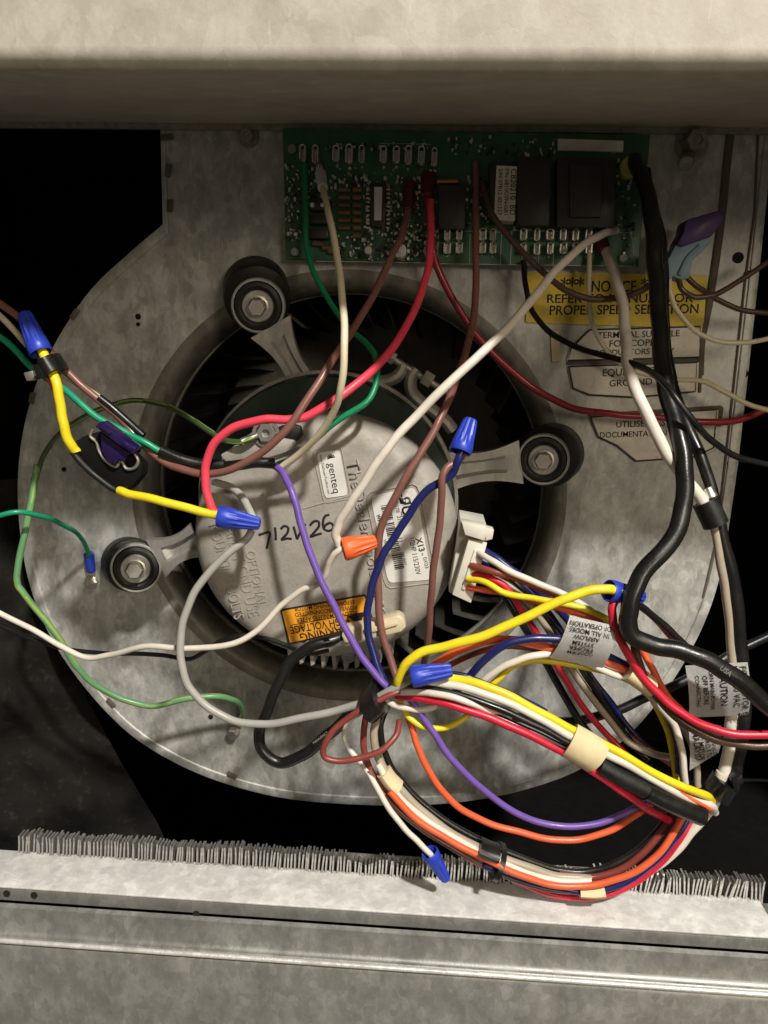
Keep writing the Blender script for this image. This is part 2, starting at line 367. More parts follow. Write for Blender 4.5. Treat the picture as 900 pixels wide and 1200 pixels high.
# ------------------------------------------------------------------ insulation liner at lower left
bm = B(); rows = []
edge = [(30, 560), (44, 640), (70, 735), (100, 815), (140, 890), (185, 965), (215, 1030)]
NV, NU = 36, 24
for i in range(NV):
    t = i/(NV-1)*(len(edge)-1); k = min(int(t), len(edge)-2); f_ = t-k
    ex = edge[k][0]*(1-f_)+edge[k+1][0]*f_; ey = edge[k][1]*(1-f_)+edge[k+1][1]*f_
    row = []
    for j in range(NU):
        s = j/(NU-1); x = -150+(ex+150)*s; y = ey+(1-s)*18
        d = 45-80*s+5*math.sin(i*0.55+j*0.35)+3*math.sin(j*0.9-i*0.3)+2.5*math.sin(i*1.3+j*0.2)
        row.append(bm.verts.new(P(x, y, d)))
    rows.append(row)
for A, Bq in zip(rows, rows[1:]):
    for j in range(NU-1): bm.faces.new((A[j], A[j+1], Bq[j+1], Bq[j]))
r2 = bmesh.ops.solidify(bm, geom=list(bm.faces), thickness=0.004)
tag(obj('insulation_liner', bm, m_liner, origin=P(60, 900, 0)), 'dark wrinkled insulation liner left of the blower housing', 'insulation')

# ================================================================== BLOWER HOUSING
HC = P(405, 582, 0); R0, R1 = 0.1260, 0.1185
outline_px = [(187, 138), (190, 262), (165, 283), (140, 305), (118, 325), (98, 348), (70, 390), (45, 440), (28, 495), (20, 555), (22, 620), (35, 690), (60, 750), (100, 808), (150, 860), (205, 895),
              (260, 918), (330, 936), (400, 943), (470, 945), (540, 941), (610, 928), (680, 903), (735, 865), (780, 812), (815, 755), (838, 700), (850, 650), (858, 600), (866, 545), (880, 420), (895, 280), (909, 138)]
OL = [P(x, y, 0) for x, y in outline_px]
# smooth the scroll part
scroll = spline(OL[1:30], 4); OUT = [OL[0]] + scroll + OL[30:]
def hit(ang):
    d = V((math.cos(ang), 0, math.sin(ang))); best = None
    for i in range(len(OUT)):
        A, Bq = OUT[i], OUT[(i+1) % len(OUT)]; e = Bq-A
        den = d.x*e.z-d.z*e.x
        if abs(den) < 1e-12: continue
        ax_, az_ = A.x-HC.x, A.z-HC.z
        t = (ax_*e.z-az_*e.x)/den; s = (ax_*d.z-az_*d.x)/den
        if t > 0 and -1e-6 <= s <= 1+1e-6 and (best is None or t < best): best = t
    return HC+d*best
angs = sorted(set([round(2*math.pi*i/160, 5) for i in range(160)] + [round(math.atan2(q.z-HC.z, q.x-HC.x) % (2*math.pi), 5) for q in (OL[0], OL[1], OL[-1])]))
housing = thing('blower_housing', 'large scroll shaped zinc blower housing behind the motor', 'blower housing', HC+V((0, 0.1, -0.18)))
bm = B(); rings = []
bell = [(R0+0.014*(1-math.cos(t)) if False else R0-(R0-R1)*math.sin(t)**1.2, 0.014*(1-math.cos(t))) for t in [k/8*math.pi/2 for k in range(9)]] + [(R1, 0.018)]
for an in angs:
    d = V((math.cos(an), 0, math.sin(an))); o_ = hit(an); col = []
    Lr = (o_-HC).length
    col.append(o_+V((0, 0.010, 0))-d*0.0004); col.append(o_+V((0, 0.0016, 0))); col.append(o_-d*0.0006); col.append(o_-d*0.0035-V((0, 0.0010, 0))); col.append(o_-d*0.0062-V((0, 0.0008, 0))); col.append(o_-d*0.0068)
    for f_ in (0.35, 0.7):
        rr_ = (Lr-0.0068)*(1-f_)+(R0+0.004)*f_; col.append(HC+d*rr_)
    col.append(HC+d*(R0+0.004)); rings.append([bm.verts.new(q) for q in col])
n = len(rings)
for i in range(n):
    A, Bq = rings[i], rings[(i+1) % n]
    for j in range(len(A)-1): bm.faces.new((A[j], A[j+1], Bq[j+1], Bq[j]))
obj('face_plate', bm, g_face, housing)
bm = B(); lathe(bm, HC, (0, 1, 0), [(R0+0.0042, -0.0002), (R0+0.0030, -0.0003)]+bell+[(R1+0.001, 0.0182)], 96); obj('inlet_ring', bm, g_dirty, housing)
# scroll band wrapping backwards
bm = B(); a1 = [bm.verts.new(HC+(q-HC)*0.985+V((0, 0.004, 0))) for q in OUT]; a2 = [bm.verts.new(HC+(q-HC)*0.985+V((0, 0.21, 0))) for q in OUT]
for i in range(len(OUT)): bm.faces.new((a1[i], a1[(i+1) % len(OUT)], a2[(i+1) % len(OUT)], a2[i]))
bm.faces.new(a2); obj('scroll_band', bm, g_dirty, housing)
# crimp tabs and holes
for x, y, rot in ((88, 368, 0.9), (38, 466, 1.3), (196, 161, 0.1), (197, 200, 1.4), (199, 241, 1.5), (130, 823, 2.3), (272, 908, 2.7)):
    bm = B(); q = P(x, y, 0.8); dx = V((math.cos(rot), 0, math.sin(rot)))*0.0036; dz = V((-math.sin(rot), 0, math.cos(rot)))*0.0016
    prism(bm, [q-dx-dz, q+dx-dz, q+dx*0.8+dz, q-dx*0.9+dz], V((0, -0.0012, 0)), 0.0004); obj('crimp_tab', bm, m_caulk, housing)
for x, y, rx in ((876, 322, 4.5), (872, 438, 4.5), (857, 543, 4.5), (865, 302, 6.0), (75, 550, 3.0), (247, 840, 3.2), (162, 371, 3.4), (162, 380, 2.4)):
    bm = B(); q = P(x, y, 0.2); cyl(bm, q, q-V((0, 0.0003, 0)), rp(rx*2, 0), seg=18); obj('hole', bm, m_hole, housing)
# right flange fold and sealant streak
bm = B(); tube(bm, [P(x, y, 0.2) for x, y in ((889, 140), (884, 250), (873, 330), (862, 430), (850, 540), (838, 640), (824, 700))], 0.0007, 6); obj('fold_line', bm, m_caulk, housing)
bm = B(); tube(bm, spline([P(x, y, 0.3) for x, y in ((858, 140), (852, 190), (846, 250), (838, 310), (830, 360), (822, 400), (820, 440))], 5), 0, 10, flat=(rp(9, 0), 0.0012)); obj('sealant_bead', bm, m_caulk, housing)
# hexagon bolts on the housing
def hexbolt(name, px, py, rpx, hgt, label, washer=True, parent=None, d=0.6):
    q = P(px, py, d); r = rp(rpx*2, d)
    root = thing(name, label, 'bolt', q) if parent is None else parent
    if washer:
        bm = B(); cyl(bm, q, q-V((0, 0.0012, 0)), r*1.35, seg=28, bev=0.0003); obj('washer', bm, m_dullsteel, root)
    bm = B(); lathe(bm, q-V((0, 0.0012, 0)), (0, -1, 0), [(r, 0), (r, hgt*0.75), (r*0.86, hgt), (r*0.45, hgt), (r*0.4, hgt*0.85), (0, hgt*0.85)], 6); obj('hex_head', bm, m_dullsteel, root, smooth=False)
    return root
hexbolt('housing_bolt', 291, 161, 8.5, 0.004, 'small hexagon bolt at the top left of the housing, left of the circuit board')
nutr = hexbolt('stud_nut', 810, 170, 13, 0.010, 'large greasy hexagon nut on a stud, right of the circuit board')
bm = B(); q = P(806, 183, 5); cyl(bm, q, P(804, 192, 12), rp(16, 4), seg=16, bev=0.0005); obj('stud', bm, m_dullsteel, nutr)

# ------------------------------------------------------------------ blower wheel
WC = HC+V((0, 0.024, 0))
wheel = thing('fan_impeller', 'dusty fan impeller with curved blades inside the inlet opening', 'fan', WC)
bm = B(); lathe(bm, WC, (0, 1, 0), [(0.118, 0.0), (0.118, -0.003), (0.1235, -0.003), (0.1235, 0.0), (0.118, 0.0)], 72); obj('front_ring', bm, g_wheel, wheel)
bm = B(); lathe(bm, WC+V((0, 0.15, 0)), (0, 1, 0), [(0, 0), (0.123, 0), (0.123, 0.002), (0, 0.002)], 72); obj('back_disc', bm, g_wheel, wheel)
bm = B(); pr = [(0.103, -0.004), (0.108, -0.001), (0.114, 0.003), (0.121, 0.009)]
a1 = [bm.verts.new((r, 0, z)) for r, z in pr]; a2 = [bm.verts.new((r, 0.15, z)) for r, z in pr]
for i in range(3): bm.faces.new((a1[i], a1[i+1], a2[i+1], a2[i]))
bmesh.ops.solidify(bm, geom=list(bm.faces), thickness=0.0006)
me = bpy.data.meshes.new('blade'); bm.to_mesh(me); bm.free(); me.materials.append(g_wheel)
for i in range(46):
    o = bpy.data.objects.new('blade', me); COL.objects.link(o); o.parent = wheel; o.rotation_euler = (0, 2*math.pi*i/46, 0)

# ================================================================== MOTOR
MD = 75.0
MC = P(381, 631, 64); MC.y = 0
def at(c, d): return V((c.x, -d/1000.0, c.z))
motor = thing('blower_motor', 'round grey cast blower motor with a dated face in the centre', 'motor', at(MC, 40))
MR = 0.0690
# end bell
bm = B(); SZ = 0.94
lathe(bm, at(MC, 0), (0, -1, 0), [(MR*0.98, 0.040), (MR, 0.044), (MR, 0.060), (MR*0.985, 0.0655), (MR*0.955, 0.0700), (MR*0.91, 0.0731), (MR*0.86, 0.0745), (MR*0.80, 0.0750), (0, 0.0750)], 96, sz=SZ)
obj('end_bell', bm, m_cast, motor)
# green shell
SC = P(385, 587, 30); SC.y = 0; SR = 0.0700
bm = B(); lathe(bm, at(SC, 0), (0, -1, 0), [(0, -0.090), (SR*0.9, -0.088), (SR, -0.08), (SR, 0.040), (SR*0.98, 0.046), (0, 0.046)], 80); obj('shell', bm, m_shell, motor)
band = B(); lathe(band, at(SC, 0), (0, -1, 0), [(SR+0.0002, 0.022), (SR+0.002, 0.022), (SR+0.002, 0.036), (SR+0.0002, 0.036)], 80); bo = obj('clamp_band', band, m_dullsteel, motor)
# clamp hooks + bolt at the top of the band
bm = B(); tube(bm, spline([P(x, y, d) for x, y, d in ((430, 447, 30), (448, 447, 30), (462, 443, 31), (470, 436, 31), (474, 427, 31))], 5), 0, 10, flat=(0.0035, 0.0055)); obj('clamp_hook', bm, m_arm, bo)
bm = B(); tube(bm, spline([P(x, y, d) for x, y, d in ((488, 432, 31), (482, 442, 31), (482, 458, 31), (492, 470, 30), (506, 480, 30), (522, 493, 30), (530, 503, 29))], 5), 0, 10, flat=(0.0035, 0.0055)); obj('clamp_hook', bm, m_arm, bo)
bm = B(); cyl(bm, P(461, 421, 34), P(528, 462, 33), 0.0019, seg=10); obj('clamp_bolt', bm, m_dullsteel, bo)
bm = B(); lathe(bm, P(496, 441, 34), P(506, 447, 34)-P(496, 441, 34), [(0, 0), (0.0042, 0), (0.0042, 0.0055), (0, 0.0055)], 6); obj('clamp_nut', bm, m_steel, bo, smooth=False)
bm = B(); lathe(bm, P(455, 417, 34), P(465, 423, 34)-P(455, 417, 34), [(0, 0), (0.0035, 0), (0.0035, 0.004), (0, 0.004)], 6); obj('clamp_nut', bm, m_steel, bo, smooth=False)

# three mounting arms with rubber grommets
def mount(bx, by, br, tx, ty, tr, ex, ey, ed, wpx, label):
    Bp = P(bx, by, 0.5); T = P(tx, ty, 30); ax = (T-Bp).normalized(); r_t = rp(tr*2, 30); rb = rp(br*2, 10)
    E = P(ex, ey, ed)
    axr = (ax + YF*1.2).normalized()
    bm = B()
    dirp = (E-T); dirp = (dirp-axr*dirp.dot(axr)); Lr = (E-T).length; dirp.normalize(); side = axr.cross(dirp).normalized()
    # arm outline: eye ring then tapering channel
    segs = 40; ro_, ri_ = r_t, r_t*0.90; th = 0.0055
    # eye
    lathe(bm, T-axr*th*0.5, axr, [(ri_, 0), (ro_-0.0006, 0), (ro_, 0.0006), (ro_, th-0.0006), (ro_-0.0006, th), (ri_, th), (ri_, 0)], segs)
    w0, w1 = ro_*0.86, rp(wpx, 30); st = T+dirp*ro_*0.55
    # channel: web plus two side ribs and end flange
    def pl(c, half, thick): return [c-side*half-axr*thick, c+side*half-axr*thick, c+side*half+axr*thick, c-side*half+axr*thick]
    N = 10; secs = []
    for i in range(N+1):
        t = i/N; c = (T+dirp*ro_*0.86)*(1-t)+E*t; half = w0*(1-t)**1.0+w1*t - w0*0.30*math.sin(math.pi*t)
        rib = 0.0042*min(1, t*5)
        g0 = half*0.50; dep = 0.0034*min(1, max(0, (t-0.18)*6))*(1 if t < 0.97 else 0.3)
        top = 0.0025
        ring = [c-side*half-axr*(0.003+rib), c-side*half+axr*top, c-side*g0+axr*(top), c-side*g0*0.62+axr*(top-dep), c+side*g0*0.62+axr*(top-dep), c+side*g0+axr*top, c+side*half+axr*top, c+side*half-axr*(0.003+rib)]
        secs.append([bm.verts.new(q) for q in ring])
    for A, Bq in zip(secs, secs[1:]):
        for j in range(8): bm.faces.new((A[j], A[(j+1) % 8], Bq[(j+1) % 8], Bq[j]))
    bm.faces.new(secs[0]); bm.faces.new(secs[-1])
    bmesh.ops.recalc_face_normals(bm, faces=bm.faces)
    arm = obj('mounting_arm', bm, m_arm, motor, sharp=30); arm['label'] = label
    bm = B(); h = (T-Bp).length
    lathe(bm, Bp, ax, [(0, 0), (rb*0.97, 0), (rb, 0.001), (rb, h*0.55), (rb*0.97, h*0.66), (rb*0.80, h*0.72), (ri_*0.99, h*0.78), (ri_*0.99, h*0.97)], 48)
    lathe(bm, T, axr, [(ri_*0.99, -0.004), (ri_*0.99, 0.0022), (ri_*0.94, 0.0032), (ri_*0.80, 0.0036), (ri_*0.64, 0.0026), (0, 0.0026)], 48)
    obj('grommet', bm, m_rubber, arm)
    bm = B(); cyl(bm, T+axr*0.0026, T+axr*0.0050, ri_*0.64, seg=36, bev=0.0005); obj('washer', bm, m_arm, arm)
    bm = B(); o_ = T+axr*0.0050; rr = ri_*0.38
    lathe(bm, o_, axr, [(rr*1.18, 0), (rr*1.18, 0.0010), (rr, 0.0012)], 24)
    lathe(bm, o_, axr, [(rr, 0.0008), (rr, 0.0050), (rr*0.88, 0.0062), (0, 0.0062)], 6); obj('bolt', bm, m_steel, arm, sharp=25)
mount(300, 338, 38, 303, 358, 31, 357, 452, 26, 34, 'dark upper arm of the motor mount')
mount(150, 659, 33, 160, 665, 31, 232, 633, 30, 44, 'bright left arm of the motor mount')
mount(649, 531, 36, 637, 538, 30, 525, 552, 28, 48, 'long right arm of the motor mount')

# motor face: raised plate, ridge, ear pocket and heat sink ribs
def MF(px, py, off=0.0): return P(px, py, MD+off)
bm = B(); tube(bm, [MF(355, 596, 0), MF(380, 589, 0), MF(408, 581.5, 0)], 0.0004, 6); obj('cast_ridge', bm, m_cast, motor)
def frame(pts, r, name='cast_ridge', d=MD):
    bm = B(); q = [P(x, y, d) for x, y in pts]; c = sum(q, V())/len(q)
    path = []
    for i in range(len(q)):
        a_, b_, c2 = q[i-1], q[i], q[(i+1) % len(q)]
        path += [b_+(a_-b_)*0.10, b_+(a_-b_)*0.03+(c2-b_)*0.03, b_+(c2-b_)*0.10]
    path.append(path[0]); tube(bm, path, r, 6); obj(name, bm, m_cast, motor)
frame([(428, 578), (490, 566), (512, 682), (452, 690)], 0.0005)
frame([(366, 528), (399, 520), (411, 584), (380, 590)], 0.0004)
# ear with ground screw at upper left
bm = B()
pquad(bm, [(262, 540), (258, 533), (275, 523), (300, 516), (322, 512), (345, 516), (352, 523), (330, 532), (300, 541), (278, 545)], 78, 60, 0.0008); obj('ear_boss', bm, m_cast, motor)
bm = B(); pquad(bm, [(326, 500), (341, 497), (352, 500), (355, 510), (348, 517), (330, 517)], 76.5, 66, 0.0005); obj('pocket', bm, m_rubber, motor)
q = P(313, 507, 77); bm = B(); cyl(bm, q+V((0, 0.012, 0)), q, rp(28, 77), seg=28, bev=0.0006); obj('ground_boss', bm, m_cast, motor)
gs = B(); lathe(gs, q, (0, -1, 0), [(0.0050, 0), (0.0050, 0.003), (0.0044, 0.0038), (0.0022, 0.0038), (0.0019, 0.0022), (0, 0.0022)], 6); obj('ground_screw', gs, m_steel, motor, smooth=False)
for i, x in enumerate((335, 348, 361, 374, 387, 400, 413, 426, 439, 452)):
    bm = B(); pquad(bm, [(x, 752+abs(x-395)*-0.06), (x+6, 752), (x+8, 784-abs(x-395)*0.16), (x+3, 787-abs(x-395)*0.16)], 66, 40, 0.0006); obj('heat_sink_rib', bm, m_cast, motor)
bm = B(); q = P(408, 770, 71); cyl(bm, q+V((0, 0.01, 0)), q, rp(18, 71), seg=24, bev=0.0008); obj('cover_screw', bm, m_dullsteel, motor)

# cast lettering
text('TheDealerToolbox.com', MF(405.5, 541), MF(447, 737), m_cast, motor, 1.0, 0.0005, 0, 'cast_lettering', bold=0.004)
text('OPTIONAL', MF(288, 646), MF(303, 711), m_cast, motor, 1.15, 0.0005, 0, 'cast_lettering')
text('SAFETY GND USE', MF(262, 612), MF(292, 723), m_cast, motor, 1.35, 0.0005, 0, 'cast_lettering')
text('MOUNTING BOLTS', MF(245, 615), MF(275, 726), m_cast, motor, 1.35, 0.0005, 0, 'cast_lettering')
# stickers
def sticker(name, pts, mat, parent, d, th=0.00025, rnd=0.08, label=None):
    q = [P(x, y, d) for x, y in pts]; out = []
    for i in range(len(q)):
        a_, b_, c2 = q[i-1], q[i], q[(i+1) % len(q)]
        for t in range(5):
            s = t/4; A = b_+(a_-b_)*rnd*(1-s)**1; D = b_+(c2-b_)*rnd*s
            out.append(b_+(a_-b_)*rnd*(1-s)**2+(c2-b_)*rnd*s**2)
    bm = B(); prism(bm, out, V((0, -th, 0))); o = obj(name, bm, mat, parent, smooth=False)
    if label: o['label'] = label
    return o
g = sticker('brand_sticker', [(371, 531), (398, 527), (408, 580), (381, 584)], m_white, motor, MD+0.1, 0.0003, 0.14)
text('genteq', MF(384.3, 543), MF(390.8, 578), m_ink, g, 0.95, 0.00005, 0.00045)
text('www.TheDealerToolbox.com', MF(374.5, 533), MF(384.5, 579), m_ink, g, 1.0, 0.00005, 0.00045)
bm = B()
for k in range(7):
    an = k/6*math.pi*1.0+0.3; c = MF(388, 536.5, 0.5); dv = V((math.cos(an), 0, math.sin(an)))*0.0019; sv = V((-dv.z, 0, dv.x))*0.17
    prism(bm, [c-sv*0.3, c+dv-sv, c+dv*1.05, c+dv+sv, c+sv*0.3], V((0, -0.00005, 0)))
obj('fan_emblem', bm, m_ink, g, smooth=False)
g = sticker('rating_label', [(434, 581), (487, 571), (506, 679), (455, 683)], m_white, motor, MD+0.1, 0.0003, 0.10)
text('X13', MF(487, 630.5), MF(491.6, 646.5), m_ink, g, 1.0, 0.00005, 0.00045, bold=0.025)
text('™', MF(492.6, 648), MF(493.3, 651), m_ink, g, 1.0, 0.00005, 0.00045)
text('0X03', MF(495.6, 653), MF(498.3, 666), m_ink, g, 1.0, 0.00005, 0.00045)
text('1/2HP 115/230V', MF(479.5, 630.7), MF(487.6, 673.5), m_ink, g, 1.25, 0.00005, 0.00045, bold=0.004)
text('c', MF(465.5, 579), MF(466.5, 583.5), m_ink, g, 1.0, 0.00005, 0.00045, bold=0.02)
text('ЯU', MF(468, 583), MF(472.5, 604), m_ink, g, 1.0, 0.00005, 0.00045, bold=0.028)
text('us', MF(469.5, 600), MF(470.8, 606), m_ink, g, 1.0, 0.00005, 0.00045, bold=0.01)
text('E30178  270CA', MF(460.8, 583), MF(468.8, 622), m_ink, g, 1.0, 0.00005, 0.00045)
text('11', MF(466, 631), MF(467, 635), m_ink, g, 1.2, 0.00005, 0.00045)
text('08U097', MF(469.5, 647), MF(472.8, 662), m_ink, g, 1.1, 0.00005, 0.00045)
text('W9', MF(441, 603), MF(443, 611), m_ink, g, 1.2, 0.00005, 0.00045, bold=0.03)
text('WWA 26', MF(449, 632), MF(453, 652), m_ink, g, 1.0, 0.00005, 0.00045)
bm = B(); rb_ = random.Random(3)
t = 0.0
while t < 1.0:
    wdt = rb_.choice((0.008, 0.012, 0.02)); 
    if not (0.245 < t < 0.27 or 0.5 < t < 0.53 or 0.72 < t < 0.75):
        A = (446+17*t, 593+75*t); c2 = (457+17*t, 591+75*t); dd = (17*wdt, 75*wdt)
        pquad(bm, [A, c2, (c2[0]+dd[0], c2[1]+dd[1]), (A[0]+dd[0], A[1]+dd[1])], MD+0.5, MD+0.4)
    t += wdt+rb_.choice((0.008, 0.012, 0.018))
obj('barcode', bm, m_ink, g, smooth=False)
g0 = sticker('warning_border', [(328, 714), (428.5, 696), (439, 731.5), (338, 755.5)], m_ink, motor, MD+0.05, 0.0002, 0.04)
g = sticker('warning_label', [(330.5, 716), (427, 698.5), (437, 730), (340, 753.5)], m_orangelabel, motor, MD+0.25, 0.0002, 0.04)
for b_, x0_, y0_, x1_, y1_, hs, bo_ in (('WARNING', 414, 730, 351, 742.5, 1.15, 0.012), ('HIGH VOLTAGE', 408, 722.5, 339.5, 734.5, 1.25, 0.012), ('ALLOW 5 MINUTES AFTER', 419, 714.8, 347, 724.6, 1.25, 0.006),
                                 ('POWER DISCONNECTED', 418, 708.8, 345.5, 718, 1.1, 0.006), ('BEFORE OPENING MOTOR', 415, 702.8, 344.5, 711.8, 1.15, 0.006)):
    text(b_, MF(x0_, y0_), MF(x1_, y1_), m_ink, g, hs, 0.00005, 0.0005, bold=bo_)
bm = B(); pquad(bm, [(340, 732.5), (433, 716), (433.2, 716.6), (340.2, 733.3)], MD+0.55, MD+0.5); obj('rule', bm, m_ink, g, smooth=False)
bm = B(); pquad(bm, [(407, 722), (428, 717), (421, 733)], MD+0.55, MD+0.5); obj('warning_triangle', bm, m_ink, g, smooth=False)
# handwritten date
bm = B()
for st in ([(303, 627), (316, 624), (315, 632), (312.5, 643)], [(322.3, 618), (323, 626), (323.2, 633)],
           [(329, 620), (333, 616.5), (337.5, 618), (337, 624), (332, 630), (330, 632.5), (336, 631), (342, 631.5)],
           [(344, 617), (346, 624), (348, 631)], [(358, 614), (353, 622), (348, 632)],
           [(363, 616), (368, 611), (373, 611), (374, 616), (369, 623), (364, 629), (370, 627), (377, 625)],
           [(386, 603), (381, 605), (378.5, 612), (380, 620), (386, 622), (391, 618), (388, 613), (382, 615), (379, 620)]):
    tube(bm, spline([MF(x, y, 0.1) for x, y in st], 5), 0, 8, flat=(0.00064, 0.00015))
obj('handwritten_date', bm, m_ink, motor)

# ================================================================== CIRCUIT BOARD
BD = 10.0
board = thing('circuit_board', 'green circuit board with relays and terminals under the top rail', 'circuit board', P(545, 305, 5))
bm = B(); pquad(bm, [(331, 150), (762, 158), (748, 313), (335, 304)], BD, BD-1.8, 0.0002, 1); obj('board', bm, m_pcb, board)
def comp(name, pts, d, mat, bev=0.0004): bm = B(); pquad(bm, pts, BD+d, BD, bev); return obj(name, bm, mat, board)
def rect(x0, y0, x1, y1): k = 0.015; return [(x0, y0), (x1, y0+(x1-x0)*k), (x1-(y1-y0)*0.03, y1+(x1-x0)*k), (x0-(y1-y0)*0.0, y1)]
comp('relay', rect(514, 216, 546, 268), 9, m_chip)
comp('relay', rect(606, 184, 646, 264), 12, m_chip)
comp('relay', rect(574, 190, 607, 258), 11, m_chip)
comp('transformer', rect(653, 184, 722, 266), 12, m_chip)
comp('transformer_core', rect(668, 192, 706, 254), 15, m_chip)
s1 = comp('part_sticker', [(582, 194), (606, 195), (603, 259), (583, 258), (579, 252)], 11.4, m_oldlabel, 0)
for b_, x in (('CB20210  BD', 599), ('P/N 6810O7N-GR1', 592), ('S/N 07012 021337', 584.5)): text(b_, P(x, 198, BD+11.4), P(x-1.5, 252, BD+11.4), m_ink, s1, 1.0, 0.00005, 0.0002)
comp('blank_sticker', [(654, 162.5), (731, 165), (730, 178), (654, 176)], 2.2, m_oldlabel, 0)
ch = comp('microchip', rect(434, 214, 453, 266), 3.5, m_chip)
comp('chip_sticker', rect(438.5, 219, 448, 258), 3.8, m_white, 0)
bm = B()
for k in range(10):
    for x in (431, 455): pquad(bm, rect(x-2, 221+k*5, x+2, 223+k*5), BD+2, BD)
obj('chip_pins', bm, m_tin, board, smooth=False)
comp('connector_block', rect(362, 232, 386, 246), 7, m_chip); comp('connector_block', rect(361, 252, 386, 262), 7, m_chip); comp('connector_block', rect(360, 268, 385, 279), 7, m_chip)
bm = B()
for (x, y, r_) in ((365.5, 240, 2.6), (377.5, 240, 2.2)): q = P(x, y, BD+8); cyl(bm, q+V((0, 0.003, 0)), q, rp(r_*2, BD), seg=12, bev=0.0003)
obj('indicator', bm, m_white, board)
for k in range(6):
    bm = B(); y = 222+k*9; cyl(bm, P(396, y, BD+2), P(411, y+0.3, BD+2), rp(5, BD), seg=10, bev=0.0004); obj('resistor', bm, m_resist, board)
for k in range(7):
    bm = B(); y = 222+k*9; cyl(bm, P(413, y, BD+2.5), P(424, y+0.3, BD+2.5), rp(6, BD), seg=10, bev=0.0004); obj('resistor', bm, m_resist, board)
for x, y in ((366, 285), (377, 290), (384, 294)):
    bm = B(); cyl(bm, P(x, y, BD+2), P(x+14, y+1, BD+2), rp(6.5, BD), seg=10, bev=0.0004); obj('resistor', bm, m_resist, board)
bm = B(); cyl(bm, P(511, 213, BD+4), P(538, 213, BD+4), rp(6, BD), seg=12, bev=0.0006); obj('axial_fuse', bm, m_copper, board)
for x, y, r_ in ((431.5, 293, 5.2), (468.5, 293.5, 8.6)):
    bm = B(); q = P(x, y, BD+11); cyl(bm, q+V((0, 0.010, 0)), q, rp(r_*2, BD+8), seg=24, bev=0.0006); obj('capacitor', bm, m_tin, board)
bm = B(); q = P(739, 195, BD+8); cyl(bm, q+V((0, 0.008, 0)), q, rp(22, BD), seg=24, bev=0.001); obj('disc_capacitor', bm, m_fan, board)
bm = B(); q = P(731, 302, BD+3); cyl(bm, q+V((0, 0.003, 0)), q, rp(8, BD), seg=20); obj('mounting_post', bm, m_silk, board)
for x, y in ((345, 295), (342, 174)):
    bm = B(); q = P(x, y, BD+2); cyl(bm, q+V((0, 0.002, 0)), q, rp(10, BD), seg=20, bev=0.0004); obj('mounting_screw', bm, m_dullsteel, board)
# spade terminals: one mesh copied
q0 = V((0, 0, 0)); bm = B()
for sx in (-1, 1):
    box(bm, (sx*0.0020-0.0006, -0.0075, -0.0042), (sx*0.0020+0.0006, 0, 0.0042), 0.0002, 1)
tube(bm, [V((0.0023*math.cos(t), -0.0070, 0.0030+0.0023*math.sin(t))) for t in [k/6*math.pi for k in range(7)]], 0.0004, 6)
box(bm, (-0.0018, -0.0015, -0.004), (0.0018, -0.0005, 0.004), 0.0002, 1)
lathe(bm, V((0, 0, -0.0062)), (0, -1, 0), [(0.0016, 0), (0.0012, 0.0008), (0.0004, 0.0016), (0, 0.0016)], 8)
me = bpy.data.meshes.new('terminal'); bm.to_mesh(me); bm.free(); me.materials.append(m_tin)
tl = [(395, 183), (410, 183), (425, 184), (450, 184), (465, 184), (479, 185), (494, 186), (509, 187), (357, 183), (371, 184)]
tl += [(x, y) for y in (277, 292) for x in (524, 538, 565, 577)] + [(x, y) for y in (277, 293) for x in (612, 628, 643, 658, 673, 688)]
for x, y in tl:
    o = bpy.data.objects.new('terminal', me); COL.objects.link(o); o.parent = board; o.location = P(x, y, BD)-board.location; o.scale = (random.uniform(0.6, 0.8), random.uniform(0.6, 1), random.uniform(0.55, 0.62) if y > 250 else random.uniform(0.75, 0.95))
# silkscreen frames
bm = B()
def silkline(x0_, y0_, x1_, y1_, wd=0.8):
    dx, dy = x1_-x0_, y1_-y0_; l = math.hypot(dx, dy); nx, ny = -dy/l*wd/2, dx/l*wd/2
    pquad(bm, [(x0_+nx, y0_+ny), (x1_+nx, y1_+ny), (x1_-nx, y1_-ny), (x0_-nx, y0_-ny)], BD+0.12, BD+0.02)
for a_ in ((514, 270, 588, 272), (588, 272, 586, 312), (514, 270, 512, 309), (512, 309, 745, 312), (551, 271, 550, 310), (600, 270, 740, 273), (600, 270, 598, 311), (632, 271, 631, 311), (650, 271, 648, 311), (666, 272, 664, 311), (740, 273, 744, 312), (370, 306, 500, 308), (445, 168, 505, 169)):
    silkline(*a_)
obj('silkscreen_lines', bm, m_silk, board, smooth=False)['kind'] = 'stuff'
# swarm of small parts
bm = B(); bt = B(); bc = B(); rg = random.Random(11)
def zone(x0_, y0_, x1_, y1_, n):
    for _ in range(n):
        x = rg.uniform(x0_, x1_); y = rg.uniform(y0_, y1_); w_ = rg.uniform(1.2, 3.2); h_ = rg.uniform(1.2, 4.5)
        tgt = bm if rg.random() < 0.35 else (bt if rg.random() < 0.6 else bc)
        pquad(tgt, rect(x-w_/2, y-h_/2, x+w_/2, y+h_/2), BD+rg.uniform(0.8, 3.2), BD)
zone(334, 192, 352, 283, 70); zone(388, 203, 432, 222, 40); zone(426, 205, 436, 290, 55); zone(448, 206, 492, 300, 170); zone(430, 268, 510, 305, 110); zone(546, 205, 574, 268, 45); zone(486, 195, 514, 300, 70); zone(388, 276, 440, 303, 60); zone(722, 185, 745, 300, 36); zone(356, 195, 388, 232, 45); zone(385, 168, 505, 176, 40); zone(524, 160, 650, 182, 45); zone(600, 262, 720, 272, 30)
